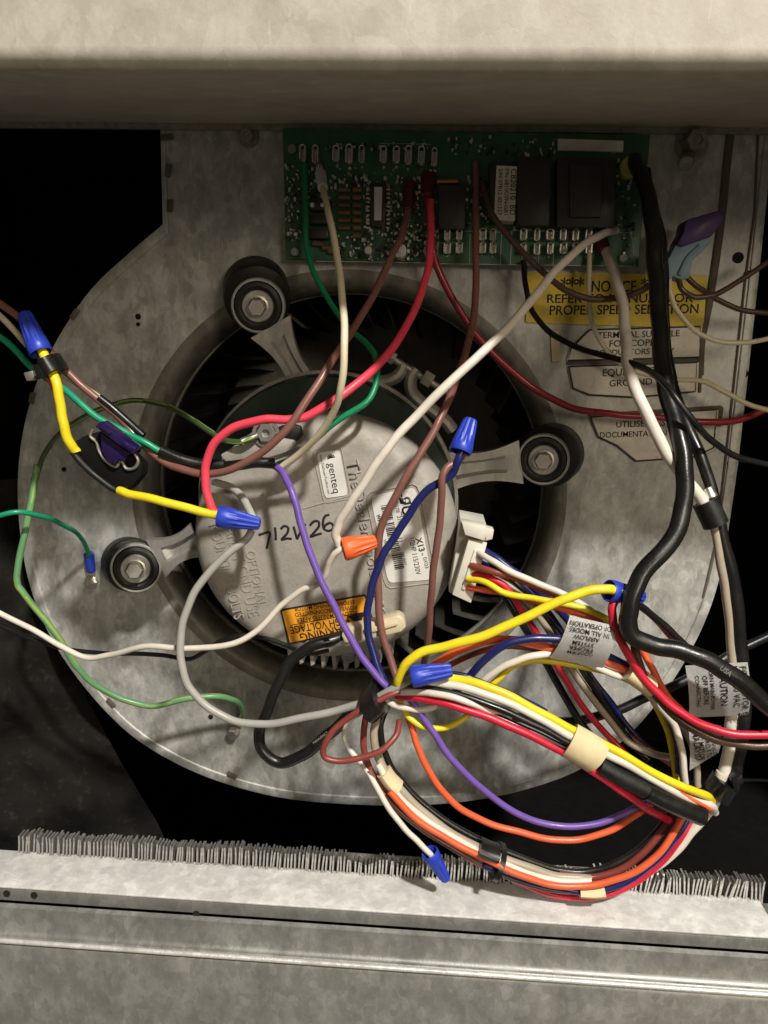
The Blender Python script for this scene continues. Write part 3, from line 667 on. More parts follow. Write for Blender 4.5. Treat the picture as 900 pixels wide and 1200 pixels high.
for _ in range(150):
    x = rg.uniform(336, 742); y = rg.uniform(163, 303)
    if 512 < x < 724 and 182 < y < 272: continue
    lathe(bc, P(x, y, BD), (0, -1, 0), [(0.0009, 0), (0.0007, 0.0006), (0, 0.0013)], 7)
o = obj('solder_joints', bc, m_tin, board, smooth=False); o['kind'] = 'stuff'
o = obj('small_components', bt, m_silk, board, smooth=False); o['kind'] = 'stuff'
o = obj('small_chips', bm, m_chip, board, smooth=False); o['kind'] = 'stuff'
bm = B(); q = P(708, 290, BD+2)
cyl(bm, P(702, 280, BD), P(709, 295, 15), rp(17, 12), rp(14, 14), 20, 0.001); obj('red_boot', bm, m_maroon, board)
bm = B(); cyl(bm, P(503, 206, BD), P(500, 232, 18), rp(18, 14), rp(14, 16), 16, 0.001); obj('red_boot', bm, m_maroon, board)
bm = B(); cyl(bm, P(481, 213, BD), P(478, 250, 17), rp(14, 14), rp(12, 16), 16, 0.001); obj('red_boot', bm, m_maroon, board)

# ================================================================== NOTICES ON THE HOUSING
no = sticker('notice_label', [(618, 319), (829, 322), (824, 385), (616, 378)], m_notice, None, 1.0, 0.0003, 0.02)
tag(no, 'yellow notice label about speed selection stuck below the circuit board', 'label')
def nt_(b_, x0_, y0_, x1_, y1_, par, hs=1.0, bo_=0.01): text(b_, P(x0_, y0_, 1.0), P(x1_, y1_, 1.0), m_ink, par, hs, 0.00005, 0.00045, bold=bo_)
nt_('***', 656, 342, 684, 342, no, 1.0); nt_('NOTICE', 693, 342, 745, 342, no, 1.25); nt_('***', 750, 341, 776, 341, no, 1.0)
nt_('REFER TO MANUAL FOR', 641, 355, 812, 354, no, 0.9); nt_('PROPER SPEED SELECTION', 644, 369, 818, 367, no, 1.05)
def lab(pts, label, lines, crease=None):
    s = sticker('paper_label', pts, m_oldlabel, None, 0.9, 0.0004, 0.05); tag(s, label, 'label', 'torn white labels')
    bm = B(); c_ = sum((P(x, y, 1.5) for x, y in pts), V())/len(pts); q = [c_+(P(x, y, 1.5)-c_)*0.975 for x, y in pts]; tube(bm, q+[q[0]], 0, 4, flat=(0.0005, 0.00008)); obj('printed_border', bm, m_ink, s, smooth=False)
    for b_, x0_, y0_, x1_, y1_, hs in lines: nt_(b_, x0_, y0_, x1_, y1_, s, hs, 0.006)
    return s
lab([(690, 386), (823, 382), (822, 419), (664, 423), (668, 408)], 'white label saying suitable for copper conductors only', [('TERMINAL SUITABLE', 700, 396.5, 796, 394, 1.0), ('FOR COPPER', 714, 406.5, 780, 404.5, 0.95), ('CONDUCTORS ONLY', 695, 417, 790, 414, 1.0)])
lab([(665, 429), (819, 424), (817, 459), (745, 466), (690, 463), (670, 455)], 'white label saying equipment ground, between two others', [('EQUIPMENT', 706, 441, 770, 438, 1.0), ('GROUND', 714, 453, 764, 450.5, 0.95)])
lab([(690, 488), (842, 479), (838, 525), (815, 536), (745, 541), (722, 522), (700, 512)], 'torn white French label, lowest of the white labels', [('UTILISER LES', 722, 501, 779, 498.5, 1.0), ('DOCUMENTATION ENTIERE', 703, 513, 818, 509, 1.05)])
bm = B()
for pts in ([(664, 424), (822, 420), (822, 423.5), (664, 427.5)], [(822, 381), (825, 381), (822, 460), (819, 460)], [(690, 485), (845, 475), (848, 478), (845, 500), (842, 500), (842, 479), (690, 488)]):
    pquad(bm, pts, 1.0, 0.4)
o = obj('label_border_strip', bm, m_caulk, origin=P(750, 424, 1)); tag(o, 'dark gummy residue lines around the white labels', 'residue')
s = sticker('masking_tape_scrap', [(645, 389), (655, 387), (658, 423), (647, 424)], m_tape, None, 0.9, 0.0003, 0.05); tag(s, 'small tan scrap of masking tape beside the white labels', 'tape')

# ================================================================== WIRES
GW = 'wires in the blower compartment'
def wire(label, k, wpx, pts, name='wire', stripe=None, group=GW, cat='wire', rfun=None, n=7, jitter=True):
    path = spline([P(*q) for q in pts], n); dm = sum(q[2] for q in pts)/len(pts); r = rp(wpx, dm)*(0.94 if cat == 'wire' else 1.0)
    if jitter:
        ph = random.uniform(0, 6)
        for i, q in enumerate(path[1:-1], 1):
            path[i] = q + V((math.sin(i*0.31+ph)+0.5*math.sin(i*0.83+ph), math.sin(i*0.23+ph*2), math.sin(i*0.27+ph*3)+0.5*math.sin(i*0.71+ph*2)))*r*0.12
    bm = B(); tube(bm, path, r, 12, rfun, stripe)
    mats = [wm(k)] + ([wm('stripe')] if stripe else [])
    o = obj(name, bm, mats, origin=path[len(path)//2])
    return tag(o, label, cat, group)
def addpart(o, name, bm, mat): return obj(name, bm, mat, o)

w1 = wire('cream wire hanging from the left end of the circuit board', 'cream', 8.6, [(374, 194, 13), (376, 206, 24), (380, 228, 42), (388, 265, 68), (397, 310, 92), (402, 360, 112), (403, 410, 122), (400, 455, 121), (390, 485, 114), (370, 513, 106), (350, 533, 99), (328, 549, 94)])
bm = B(); cyl(bm, P(375.5, 203, 22), P(378.5, 221, 36), rp(12, 20), rp(11, 22), 16, 0.0006); addpart(w1, 'collar', bm, m_white)
bm = B(); cyl(bm, P(373, 188, 11), P(375.5, 203, 18), rp(6, 14), seg=10); addpart(w1, 'bare_end', bm, m_copper)
wire('thin green wire from the board looping behind the cream wire', 'dgreen', 7.5, [(357, 192, 13), (358, 240, 18), (360, 290, 22), (368, 320, 27), (385, 352, 36), (410, 385, 52), (432, 405, 66), (441, 425, 78), (441, 450, 86), (430, 470, 90), (400, 490, 92), (370, 515, 92), (345, 535, 91), (325, 545, 90)])
wire('long brown wire from the board to the bundle at far left', 'brown', 9.5, [(478, 245, 18), (470, 280, 30), (460, 298, 38), (440, 340, 58), (415, 385, 78), (385, 430, 98), (355, 475, 108), (330, 510, 111), (300, 535, 110), (270, 550, 108), (245, 555, 105), (215, 551, 102), (190, 540, 98), (165, 517, 96), (140, 490, 95), (110, 465, 95), (85, 441, 95), (68, 425, 95), (56, 408, 93), (30, 378, 86), (-8, 350, 80)])
wire('bright pink red wire curving down to a blue wire nut', 'pink', 10.5, [(505, 235, 18), (505, 280, 28), (500, 320, 40), (485, 365, 60), (462, 405, 78), (430, 440, 94), (395, 467, 103), (360, 487, 106), (340, 492, 107), (310, 492, 108), (275, 500, 108), (252, 518, 108), (242, 545, 108), (241, 570, 108), (247, 593, 108), (256, 606, 108)])
wire('dark red wire sagging across the white labels', 'darkred', 8.5, [(500, 225, 16), (504, 265, 20), (512, 310, 22), (530, 350, 20), (555, 388, 18), (590, 425, 16), (630, 458, 14), (670, 478, 16), (720, 485, 18), (770, 489, 18), (820, 495, 18), (865, 492, 14), (910, 474, 8)])
wire('dark brown wire crossing down over the rating label', 'brown', 9.5, [(557, 190, 13), (558, 260, 22), (558, 310, 32), (556, 360, 48), (548, 405, 66), (535, 445, 80), (518, 485, 95), (500, 520, 101), (478, 555, 104), (460, 588, 104), (448, 615, 103), (443, 650, 102), (443, 700, 101), (447, 735, 101), (455, 765, 103), (466, 800, 108)])
wire('brown wire sagging over the yellow notice label', 'dbrown', 7.5, [(566, 215, 16), (575, 248, 24), (600, 282, 28), (630, 313, 30), (660, 338, 32), (690, 350, 33), (720, 350, 34), (750, 341, 36), (770, 325, 38), (776, 290, 30)])
wire('dark brown wire from the purple connector rising to the right', 'dbrown', 6.5, [(795, 322, 36), (799, 338, 38), (812, 348, 37), (835, 346, 36), (868, 328, 32), (910, 300, 26)])
wire('near black wire from the purple connector falling to the right', 'dbrown', 6.5, [(800, 318, 34), (815, 334, 33), (833, 347, 30), (860, 360, 28), (890, 366, 26), (912, 367, 24)])
wire('cream wire drooping from the purple connector to the right edge', 'cream', 6, [(783, 322, 36), (786, 345, 38), (795, 366, 37), (815, 388, 36), (840, 399, 35), (870, 402, 34), (910, 395, 30)])
wire('thin cream wire passing under the black cables to the right edge', 'cream', 6, [(691, 296, 14), (690, 340, 18), (692, 370, 20), (703, 398, 18), (720, 420, 16), (745, 435, 16), (785, 444, 18), (825, 447, 22), (852, 461, 24), (880, 475, 26), (910, 483, 28)])
w12 = wire('thick white wire from the board down to the black tape', 'white', 14, [(709, 292, 14), (719, 317, 28), (729, 352, 46), (733, 395, 64), (737, 430, 82), (748, 465, 93), (765, 500, 99), (785, 535, 102), (805, 564, 103), (826, 594, 103), (834, 608, 103)])
wire('dirty tan length of wire below the black tape', 'tan', 11, [(832, 604, 103), (838, 622, 103), (846, 665, 104), (852, 710, 104), (857, 760, 105), (860, 782, 106)])
wire('clean white length of wire below the caution flag label', 'white', 15, [(860, 800, 106), (858, 840, 108), (854, 875, 110), (846, 914, 112)])
wire('thickest black cable snaking from the board past the blue wire nut', 'black', 20, [(744, 186, 16), (752, 205, 26), (760, 240, 40), (767, 285, 52), (770, 330, 60), (772, 385, 70), (777, 430, 80), (786, 475, 92), (797, 520, 103), (804, 560, 109), (799, 600, 114), (781, 640, 120), (757, 670, 124), (741, 698, 127), (735, 724, 128), (743, 747, 129), (768, 757, 130), (800, 762, 131), (832, 776, 132), (862, 796, 133), (915, 838, 134)], 'cable', cat='cable')
b14 = wire('black cable running beside the thick white wire into tape', 'black', 13, [(757, 200, 14), (765, 240, 28), (774, 285, 38), (778, 330, 46), (779, 385, 54), (783, 430, 64), (796, 475, 80), (814, 518, 92), (829, 560, 98), (840, 595, 101), (848, 640, 102), (859, 690, 103), (866, 740, 104), (869, 790, 105), (870, 840, 107), (866, 880, 109), (856, 925, 111)], 'cable', cat='cable', rfun=lambda t: 1.0+0.35*max(0, min(1, (t-0.55)*8)))
wire('slim black wire crossing over the thick black cables', 'black', 7.5, [(613, 305, 14), (616, 335, 18), (625, 366, 24), (642, 388, 30), (670, 404, 42), (710, 417, 62), (745, 428, 86), (772, 443, 96), (793, 467, 106), (817, 500, 106), (842, 523, 98), (870, 537, 90), (912, 547, 80)])
wire('long cream wire slanting from the board to the orange wire nut', 'white', 10.8, [(722, 270, 13), (708, 273, 24), (690, 283, 38), (655, 314, 64), (625, 348, 84), (595, 384, 98), (560, 419, 107), (520, 454, 112), (485, 490, 112), (455, 525, 115), (430, 560, 116), (411, 590, 115), (398, 612, 113), (393, 628, 112), (399, 639, 111), (410, 643, 110)])
wire('kinked cream wire from the orange nut to the left edge', 'white', 8, [(410, 640, 112), (398, 645, 113), (389, 653, 112), (384, 663, 110), (382, 674, 108), (372, 684, 106), (352, 692, 104), (330, 710, 103), (300, 740, 104), (272, 754, 104), (220, 760, 102), (170, 758, 98), (130, 767, 90), (100, 770, 86), (70, 757, 84), (35, 736, 82), (-8, 714, 80)])
wire('thin black wire twisted with the kinked cream wire', 'black', 6, [(-8, 729, 76), (30, 746, 78), (70, 759, 80), (120, 765, 80), (150, 766, 86), (190, 768, 92), (222, 772, 94), (240, 763, 96), (262, 750, 98), (290, 745, 98), (312, 748, 92), (335, 756, 88), (360, 766, 84), (385, 762, 84)])
wire('blue wire from the upright blue nut over the rating label', 'navy', 10.5, [(541, 528, 112), (537, 540, 113), (531, 553, 112), (518, 564, 111), (500, 576, 110), (482, 598, 110), (465, 625, 110), (450, 650, 110), (437, 682, 110), (431, 712, 110), (432, 742, 111), (439, 772, 113), (450, 798, 116), (460, 810, 117)])
wire('brown wire dropping straight from the upright blue nut', 'brown', 9.5, [(544, 530, 111), (536, 541, 111), (524, 548, 113), (518, 560, 114), (517, 590, 113), (514, 630, 111), (508, 662, 108), (505, 700, 104), (503, 740, 98), (500, 762, 92), (495, 785, 80)])
wire('purple wire running from the black sleeve down the motor face', 'purple', 9.5, [(318, 545, 92), (328, 551, 98), (337, 563, 103), (344, 582, 107), (351, 610, 109), (361, 640, 111), (376, 680, 113), (396, 720, 114), (416, 756, 116), (436, 786, 118), (456, 808, 119)])
wire('purple wire swooping low inside the orange wire', 'purple', 9, [(462, 806, 119), (476, 814, 121), (487, 828, 123), (506, 856, 124), (530, 890, 124), (560, 920, 122), (600, 950, 120), (640, 966, 118), (680, 968, 117), (712, 961, 116), (752, 944, 114), (780, 930, 112)])
wire('yellow wire from the tied blue nut into the fuse holder', 'yellow', 12.5, [(46, 402, 101), (51, 415, 103), (61, 434, 105), (68, 455, 108), (71, 480, 108), (75, 500, 108), (84, 521, 107), (90, 530, 106)])
wire('yellow wire from the fuse holder to the blue wire nut', 'yellow', 11.5, [(140, 575, 106), (150, 578, 108), (180, 585, 110), (220, 596, 110), (258, 604, 109)])
wire('green wire in the bundle at upper left', 'green', 8.5, [(-8, 388, 80), (15, 407, 84), (36, 430, 90), (56, 444, 95), (78, 458, 98), (110, 486, 100), (145, 506, 100), (170, 519, 100), (196, 532, 98), (215, 538, 97)])
wire('cream wire in the bundle at upper left', 'cream', 8, [(-8, 362, 82), (12, 382, 86), (32, 405, 90), (60, 428, 92), (88, 447, 93), (122, 470, 93)])
wire('short red wire stub under the cable tie at left', 'pink', 7, [(52, 432, 98), (59, 446, 101), (64, 458, 100), (69, 470, 96)])
wire('grey wire looping from behind a blue nut down to the harness', 'grey', 10.5, [(250, 564, 82), (272, 572, 86), (288, 590, 92), (297, 612, 98), (291, 629, 102), (268, 648, 104), (240, 677, 106), (222, 706, 108), (212, 740, 110), (213, 775, 112), (222, 805, 113), (245, 830, 114), (275, 845, 115), (310, 848, 116), (350, 842, 118), (400, 832, 120), (440, 818, 123), (468, 803, 126), (490, 793, 126)])
wire('shaded stretch of the green ground wire, painted dull olive, from the motor ear curving behind the left bundle', 'olive', 7, [(300, 511, 80), (285, 517, 82), (265, 517, 80), (245, 505, 72), (215, 485, 60), (185, 473, 44), (150, 470, 30), (115, 480, 20), (85, 497, 14), (60, 520, 10), (46, 545, 8), (40, 575, 4)], stripe=(0, 6))  # shade on this stretch is put into a darker wire colour
wire('lit stretch of the green striped ground wire, painted lighter and cut at the shade edge, bending sharply at far left', 'gy', 8.5, [(44, 546, 46), (42, 556, 48), (35, 595, 54), (27, 635, 58), (20, 670, 60), (20, 682, 60), (26, 692, 60), (45, 718, 58), (70, 750, 56), (90, 780, 52), (115, 805, 46), (150, 822, 42), (180, 827, 40), (220, 818, 38), (260, 817, 32), (280, 824, 24), (286, 838, 12)], stripe=(0, 1, 6))  # same wire where lit, lighter colour, its cut top end made up
wire('thin green wire ending at the blue ring terminal', 'green', 6.5, [(-8, 607, 74), (18, 600, 72), (47, 604, 62), (75, 616, 42), (92, 627, 26), (101, 640, 14), (104, 652, 7)])
wire('yellow wire reaching from the tied harness to the open blue nut', 'yellow', 12.5, [(728, 693, 122), (712, 691, 124), (692, 692, 125), (660, 702, 126), (620, 722, 127), (575, 742, 128), (530, 755, 128), (497, 764, 128), (477, 777, 128), (467, 795, 127), (468, 812, 122)])
# wires out of the plug
wire('dark blue wire leaving the white plug', 'navy', 10, [(560, 640, 84), (580, 653, 90), (605, 672, 93), (635, 697, 92), (655, 714, 88), (672, 735, 84)])
wire('white wire leaving the top of the plug toward the flag label', 'white', 8.5, [(555, 645, 90), (575, 656, 98), (600, 670, 101), (630, 684, 102), (665, 699, 103), (690, 713, 103), (712, 735, 102), (735, 765, 101), (757, 802, 100)])
wire('brown wire leaving the middle of the plug', 'redbrown', 9.5, [(552, 662, 92), (575, 669, 98), (605, 678, 99), (640, 692, 100), (675, 709, 100), (700, 730, 98)])
wire('red wire from the plug plunging behind the flag label', 'red', 8.5, [(552, 672, 90), (575, 677, 96), (592, 688, 97), (606, 708, 96), (620, 728, 94), (638, 756, 92), (660, 792, 92), (685, 830, 92), (712, 862, 92), (735, 885, 94)])
wire('tan wire from the plug plunging beside the red one', 'tan', 9, [(560, 664, 84), (590, 680, 88), (615, 702, 90), (635, 728, 90), (655, 760, 90), (682, 802, 90), (712, 842, 90), (735, 868, 92), (765, 883, 94), (795, 890, 96)])
wire('black wire from the plug plunging behind the red one', 'black', 10, [(560, 668, 78), (585, 690, 82), (605, 720, 84), (625, 752, 84), (650, 795, 84), (675, 838, 84), (705, 878, 86)])
wire('glossy black wire plunging right of the tan one', 'black', 11, [(570, 650, 78), (605, 685, 84), (640, 725, 86), (670, 765, 88), (695, 802, 88), (715, 835, 88), (735, 865, 88), (760, 890, 90)])
wire('red brown wire from the plug plunging left of the glossy black one', 'redbrown', 8.5, [(556, 668, 82), (590, 684, 84), (622, 712, 86), (648, 745, 86), (672, 785, 86), (702, 826, 86), (730, 858, 86), (765, 880, 88), (800, 905, 92)])
wire('navy wire from the plug plunging in the middle of the bunch', 'navy', 8, [(562, 655, 78), (600, 676, 80), (634, 706, 82), (664, 748, 82), (690, 790, 82), (718, 826, 82), (742, 858, 84), (775, 888, 88), (812, 915, 94)])
wire('pale wire tucked behind the orange one at the harness end', 'tan', 9, [(765, 806, 102), (785, 832, 104), (806, 862, 105), (815, 892, 106), (818, 922, 107)])
wire('yellow wire from the plug passing above the flag label', 'yellow', 8.5, [(548, 678, 94), (568, 682, 100), (590, 695, 104), (625, 701, 106), (660, 707, 108), (690, 716, 109), (712, 726, 110), (735, 740, 108)])
wire('orange wire leaving the bottom of the plug', 'orange', 8, [(548, 688, 92), (570, 692, 98), (600, 697, 100), (640, 708, 104), (675, 718, 106), (705, 730, 106)])
# group under flag label
wire('orange wire arching from the harness to the flag label', 'orange', 11, [(495, 790, 112), (515, 775, 114), (545, 758, 116), (580, 750, 118), (612, 752, 119), (645, 759, 120), (680, 766, 120), (712, 776, 118), (745, 792, 116), (768, 811, 113)])
wire('blue wire arching over the orange wire to the flag label', 'navy', 10.5, [(530, 815, 118), (548, 796, 121), (570, 771, 124), (598, 753, 125), (625, 748, 125), (650, 749, 124), (685, 757, 122), (712, 768, 118), (745, 788, 114), (775, 820, 110), (792, 860, 108), (796, 905, 108)])
wire('white wire arching below the blue one to the flag label', 'white', 9.5, [(558, 806, 118), (575, 791, 120), (598, 777, 121), (622, 769, 121), (650, 767, 120), (685, 776, 118), (715, 788, 117), (745, 802, 116), (770, 824, 114), (790, 850, 112), (799, 882, 112), (803, 918, 110)])
wire('yellow wire peeking out under the white arch', 'yellow', 8.5, [(565, 812, 114), (582, 797, 115), (600, 782, 115), (625, 774, 114), (690, 782, 112), (745, 800, 110), (768, 826, 106), (783, 860, 104), (790, 892, 104), (793, 915, 104)])
wire('dark brown wire under the orange arch', 'redbrown', 8, [(505, 792, 106), (530, 778, 109), (560, 765, 111), (592, 757, 112), (650, 764, 113), (712, 772, 113), (745, 788, 112)])
# main harness, left to right
wire('yellow wire along the top edge of the main harness', 'yellow', 11, [(500, 790, 126), (530, 794, 128), (560, 801, 130), (600, 817, 132), (640, 838, 133), (680, 860, 133), (720, 879, 133), (760, 902, 132), (800, 922, 130), (828, 933, 127), (834, 939, 119)])
wire('white wire second from the top of the main harness', 'white', 10.5, [(480, 797, 124), (505, 799, 129), (535, 803, 131), (570, 814, 133), (610, 831, 134), (645, 849, 134), (685, 871, 134), (725, 892, 134), (765, 913, 132), (805, 934, 129), (832, 944, 125), (838, 952, 116)])
wire('black wire in the middle of the main harness', 'black', 9, [(470, 800, 122), (500, 806, 129), (535, 813, 132), (570, 825, 134), (610, 842, 135), (645, 858, 135), (685, 880, 135), (730, 904, 132), (770, 928, 128)])
wire('glossy black wire lower in the main harness', 'black', 9, [(530, 824, 126), (565, 833, 131), (600, 848, 133), (635, 864, 134), (670, 880, 134), (720, 908, 131), (760, 934, 126)])
wire('white wire fading under the black ones in the harness', 'white', 9, [(462, 812, 124), (488, 811, 129), (515, 813, 133), (545, 822, 134), (575, 834, 132), (605, 850, 128), (640, 870, 122)])
wire('red wire along the lower edge of the main harness', 'red', 11, [(465, 816, 122), (490, 818, 128), (520, 824, 132), (560, 836, 134), (600, 852, 135), (640, 871, 135), (670, 887, 134), (700, 907, 133), (730, 928, 131), (755, 945, 126), (785, 962, 116)])
wire('thin navy wire on top of the yellow harness wire', 'navy', 7, [(505, 790, 124), (535, 790, 127), (565, 799, 128), (600, 813, 128), (640, 834, 127)])
wire('orange red wire emerging right of the cream tape', 'orange', 6, [(690, 872, 129), (735, 894, 131), (770, 914, 131), (805, 934, 130), (830, 946, 127), (835, 950, 118)])
# harness return loop
wire('white outer wire bending round the harness end', 'white', 13, [(845, 905, 112), (842, 925, 112), (832, 948, 113), (815, 970, 114), (795, 993, 114), (770, 1013, 113), (735, 1030, 112), (700, 1040, 110)])
loopc = [(437, 828, 112), (433, 845, 114), (432, 868, 115), (440, 897, 116), (459, 925, 117), (488, 954, 118), (525, 981, 119), (570, 1005, 119), (615, 1023, 119), (655, 1034, 118), (692, 1036, 117), (728, 1026, 117), (760, 1005, 116), (785, 978, 114), (803, 950, 110)]
def loopwire(label, k, wpx, off, dd, i0=0, i1=None):
    pts = []; L_ = loopc[i0:i1]
    for i, (x, y, d) in enumerate(L_):
        x0_, y0_ = L_[max(0, i-1)][:2]; x1_, y1_ = L_[min(len(L_)-1, i+1)][:2]; tx, ty = x1_-x0_, y1_-y0_; l = math.hypot(tx, ty)
        wob = 1.3*math.sin(i*1.7+off)
        pts.append((x+ty/l*(off+wob), y-tx/l*(off+wob), d+dd))
    return wire(label, k, wpx, pts)
loopwire('black wire on the inside of the hanging loop', 'black', 9, 15, 0)
loopwire('tan wire near the inside of the hanging loop', 'tan', 11, 7, 4, 0, 11)
loopwire('dark red wire at the left start of the hanging loop', 'redbrown', 9, -6, 3)
loopwire('orange wire on the outer side of the hanging loop', 'orange', 9.5, -3, 8, 4)
loopwire('white wire between tan and orange in the hanging loop', 'white', 9.5, 2, 6, 3, 11)
loopwire('brown wire tucked inside the right of the hanging loop', 'redbrown', 10, 8, 2, 9)
loopwire('navy wire low on the right of the hanging loop', 'navy', 10, -8, 5, 7)
loopwire('pale brown outermost wire at the left of the hanging loop', 'brown', 8, -10, 4, 3, 11)
wire('crimson outermost wire under the hanging loop', 'red', 9, [(600, 1030, 117), (640, 1046, 118), (675, 1052, 118), (710, 1049, 118), (745, 1034, 117), (775, 1010, 116), (798, 982, 115), (812, 957, 112), (822, 938, 108)])
wire('small red brown loop at the left of the tied harness', 'redbrown', 8.5, [(480, 806, 124), (455, 815, 127), (425, 831, 129), (398, 850, 130), (382, 868, 131), (379, 884, 131), (392, 892, 131), (420, 889, 130), (448, 878, 128), (464, 862, 124), (468, 845, 118)])
wire('thin white wire hanging down to the lowest blue nut', 'white', 8, [(425, 832, 112), (409, 845, 113), (404, 860, 113), (410, 878, 114), (425, 896, 118), (436, 912, 121), (451, 940, 124), (470, 966, 125), (488, 984, 125), (506, 1003, 125)])
wire('short white wire stub below the tied harness', 'white', 8.5, [(448, 818, 120), (462, 826, 123), (480, 831, 124), (497, 832, 123), (510, 827, 120)])
wire('small yellow loop below the tied harness', 'yellow', 8.5, [(468, 822, 116), (476, 836, 120), (490, 849, 122), (510, 854, 122), (530, 850, 121), (545, 840, 119), (556, 826, 116)])
wire('orange wire hanging in a low swoop under the harness', 'orange', 9, [(475, 830, 114), (481, 848, 118), (487, 868, 120), (496, 890, 121), (511, 917, 121), (535, 944, 120), (570, 964, 119), (610, 975, 118), (650, 984, 117), (680, 984, 116), (715, 973, 115), (745, 955, 114), (772, 935, 112)])
wire('thick black cable loop under the motor', 'black', 14.5, [(420, 742, 92), (398, 747, 94), (372, 754, 98), (345, 772, 100), (325, 802, 102), (312, 835, 103), (304, 864, 103), (310, 885, 104), (330, 893, 104), (356, 884, 105), (385, 861, 106), (410, 838, 108), (440, 815, 110)], 'cable', cat='cable')
wire('dark cable passing behind the harness to the right edge', 'black', 11.5, [(600, 840, 66), (640, 845, 68), (680, 844, 70), (720, 834, 70), (760, 816, 68), (810, 794, 64), (855, 768, 58), (915, 738, 50)], 'cable', cat='cable')
# right hand pair
wire('crimson wire from the open blue nut to the right edge', 'red', 11, [(722, 700, 120), (717, 712, 122), (719, 730, 123), (731, 757, 123), (751, 791, 123), (776, 817, 124), (803, 839, 126), (832, 853, 127), (865, 860, 128), (912, 861, 128)])
wire('dark wire paired below the crimson one to the right edge', 'dbrown', 11, [(738, 700, 112), (742, 730, 116), (746, 765, 118), (757, 798, 119), (785, 834, 121), (815, 855, 123), (845, 868, 124), (880, 874, 125), (912, 874, 125)])
wire('short orange wire right of the cream taped bundle', 'orange', 9, [(748, 752, 112), (757, 770, 113), (768, 792, 114), (780, 812, 114), (800, 834, 112)])
wire('black wire from the open blue nut behind the thick cable', 'black', 9.5, [(738, 703, 112), (758, 716, 108), (780, 734, 106), (802, 756, 104), (822, 780, 100)])
wire('thin crimson wire beside the black one from the blue nut', 'red', 6.5, [(745, 708, 106), (765, 724, 103), (785, 746, 100), (805, 768, 98), (825, 790, 96)])
wire('thin black wire trailing in the dark at lower right', 'black', 4, [(840, 925, 100), (862, 915, 90), (885, 914, 80), (912, 916, 70)])

# ================================================================== sleeves, tape, ties
def sleeve(name, label, mat, pts, wpx, depth=None, cat='sleeve', group=None):
    path = spline([P(*q) for q in pts], 6); dm = sum(q[2] for q in pts)/len(pts); r = rp(wpx, dm)
    bm = B(); tube(bm, path, r, 16, None if depth else (lambda t: 1.0), flat=(r, depth) if depth else None)
    return tag(obj(name, bm, mat, origin=path[len(path)//2]), label, cat, group)
wm('black')
sleeve('heat_shrink_sleeve', 'slim black heat shrink sleeve on the cream wire at upper left', wm('black'), [(116, 466, 95), (130, 477, 95), (148, 493, 95), (168, 511, 96)], 10)
sleeve('heat_shrink_sleeve', 'black heat shrink sleeve where the green wire ends', wm('black'), [(188, 528, 99), (208, 537, 99), (235, 544, 98), (263, 545, 97)], 14)
sleeve('heat_shrink_sleeve', 'creased black sleeve at the top of the purple wire', wm('black'), [(262, 547, 94), (280, 545, 96), (300, 542, 97), (322, 543, 96)], 13)
o = sleeve('black_tape_wrap', 'black tape binding the white wire and black cable', m_rubber, [(826, 588, 101), (832, 600, 102), (839, 615, 103)], 29, 0.0075, 'tape')
bm = B(); cyl(bm, P(828, 572, 99), P(834, 585, 101), rp(17, 100), seg=16, bev=0.0005); obj('silver_tape', bm, m_tin, o)
sleeve('cream_tape_band', 'wide cream tape band round the main harness', m_tape, [(667, 867, 132), (683, 876, 133), (699, 886, 132)], 46, 0.0065, 'tape')
sleeve('cream_tape_band', 'cream tape on the orange and blue wires beside the flag label', m_tape, [(734, 784, 116), (744, 791, 116), (760, 803, 115)], 25, 0.008, 'tape')
sleeve('cream_tape_band', 'small cream tape band low on the hanging loop', m_tape, [(677, 1037, 118), (692, 1038, 118), (706, 1037, 118)], 19, 0.0085, 'tape')
sleeve('cream_tape_band', 'dirty cream tape band at the left of the hanging loop', m_tape, [(449, 902, 119), (456, 912, 119), (466, 922, 119)], 20, 0.0065, 'tape')
sleeve('flat_black_sleeve', 'flat dull black sleeve below the harness yellow wire', m_rubber, [(702, 896, 133), (730, 912, 133), (765, 930, 132)], 22, 0.004, 'sleeve')
sleeve('flat_black_sleeve', 'glossy black sleeve at the right end of the harness', wm('black'), [(757, 926, 132), (785, 940, 131), (822, 956, 128)], 24, 0.005, 'sleeve')
sleeve('black_foil_band', 'shiny black band on the hanging loop left of its tie', wm('black'), [(561, 991, 124), (572, 996, 124), (584, 1000, 124)], 19, 0.0065, 'tape')
def tie(label, c, axis_px, wpx, dep, headpx, d):
    A = P(c[0]-axis_px[0], c[1]-axis_px[1], d); Bq = P(c[0]+axis_px[0], c[1]+axis_px[1], d)
    r = rp(wpx, d); root = thing('cable_tie', label, 'cable tie', P(c[0], c[1], d))
    bm = B(); tube(bm, [A, (A+Bq)/2, Bq], r, 20, flat=(r, dep)); obj('strap', bm, wm('black'), root)
    bm = B(); hc = headpx
    pquad(bm, hc, d+7, d-6, 0.0006); obj('head', bm, wm('black'), root)
    return root
t_ = tie('black cable tie holding the bundle below the tied blue nut', (62, 428), (5, 8), 25, 0.0085, [(37, 428), (50, 425), (56, 438), (43, 443)], 103)
bm = B(); pquad(bm, [(27, 437), (38, 434), (41, 445), (31, 447)], 104, 98, 0.0005); obj('tail', bm, m_dullsteel, t_)
tie('black cable tie where every harness wire meets', (440, 820), (7, -6), 36, 0.016, [(426, 820), (438, 812), (444, 824), (432, 836)], 120)
tie('narrow black cable tie round the hanging loop', (583, 1009), (3, 1.2), 44, 0.011, [(579, 1018), (588, 1020), (586, 1030), (577, 1028)], 119)
tie('black tie gathering the harness end at right', (845, 922), (5, -8), 28, 0.010, [(858, 915), (870, 908), (872, 918), (860, 926)], 112)

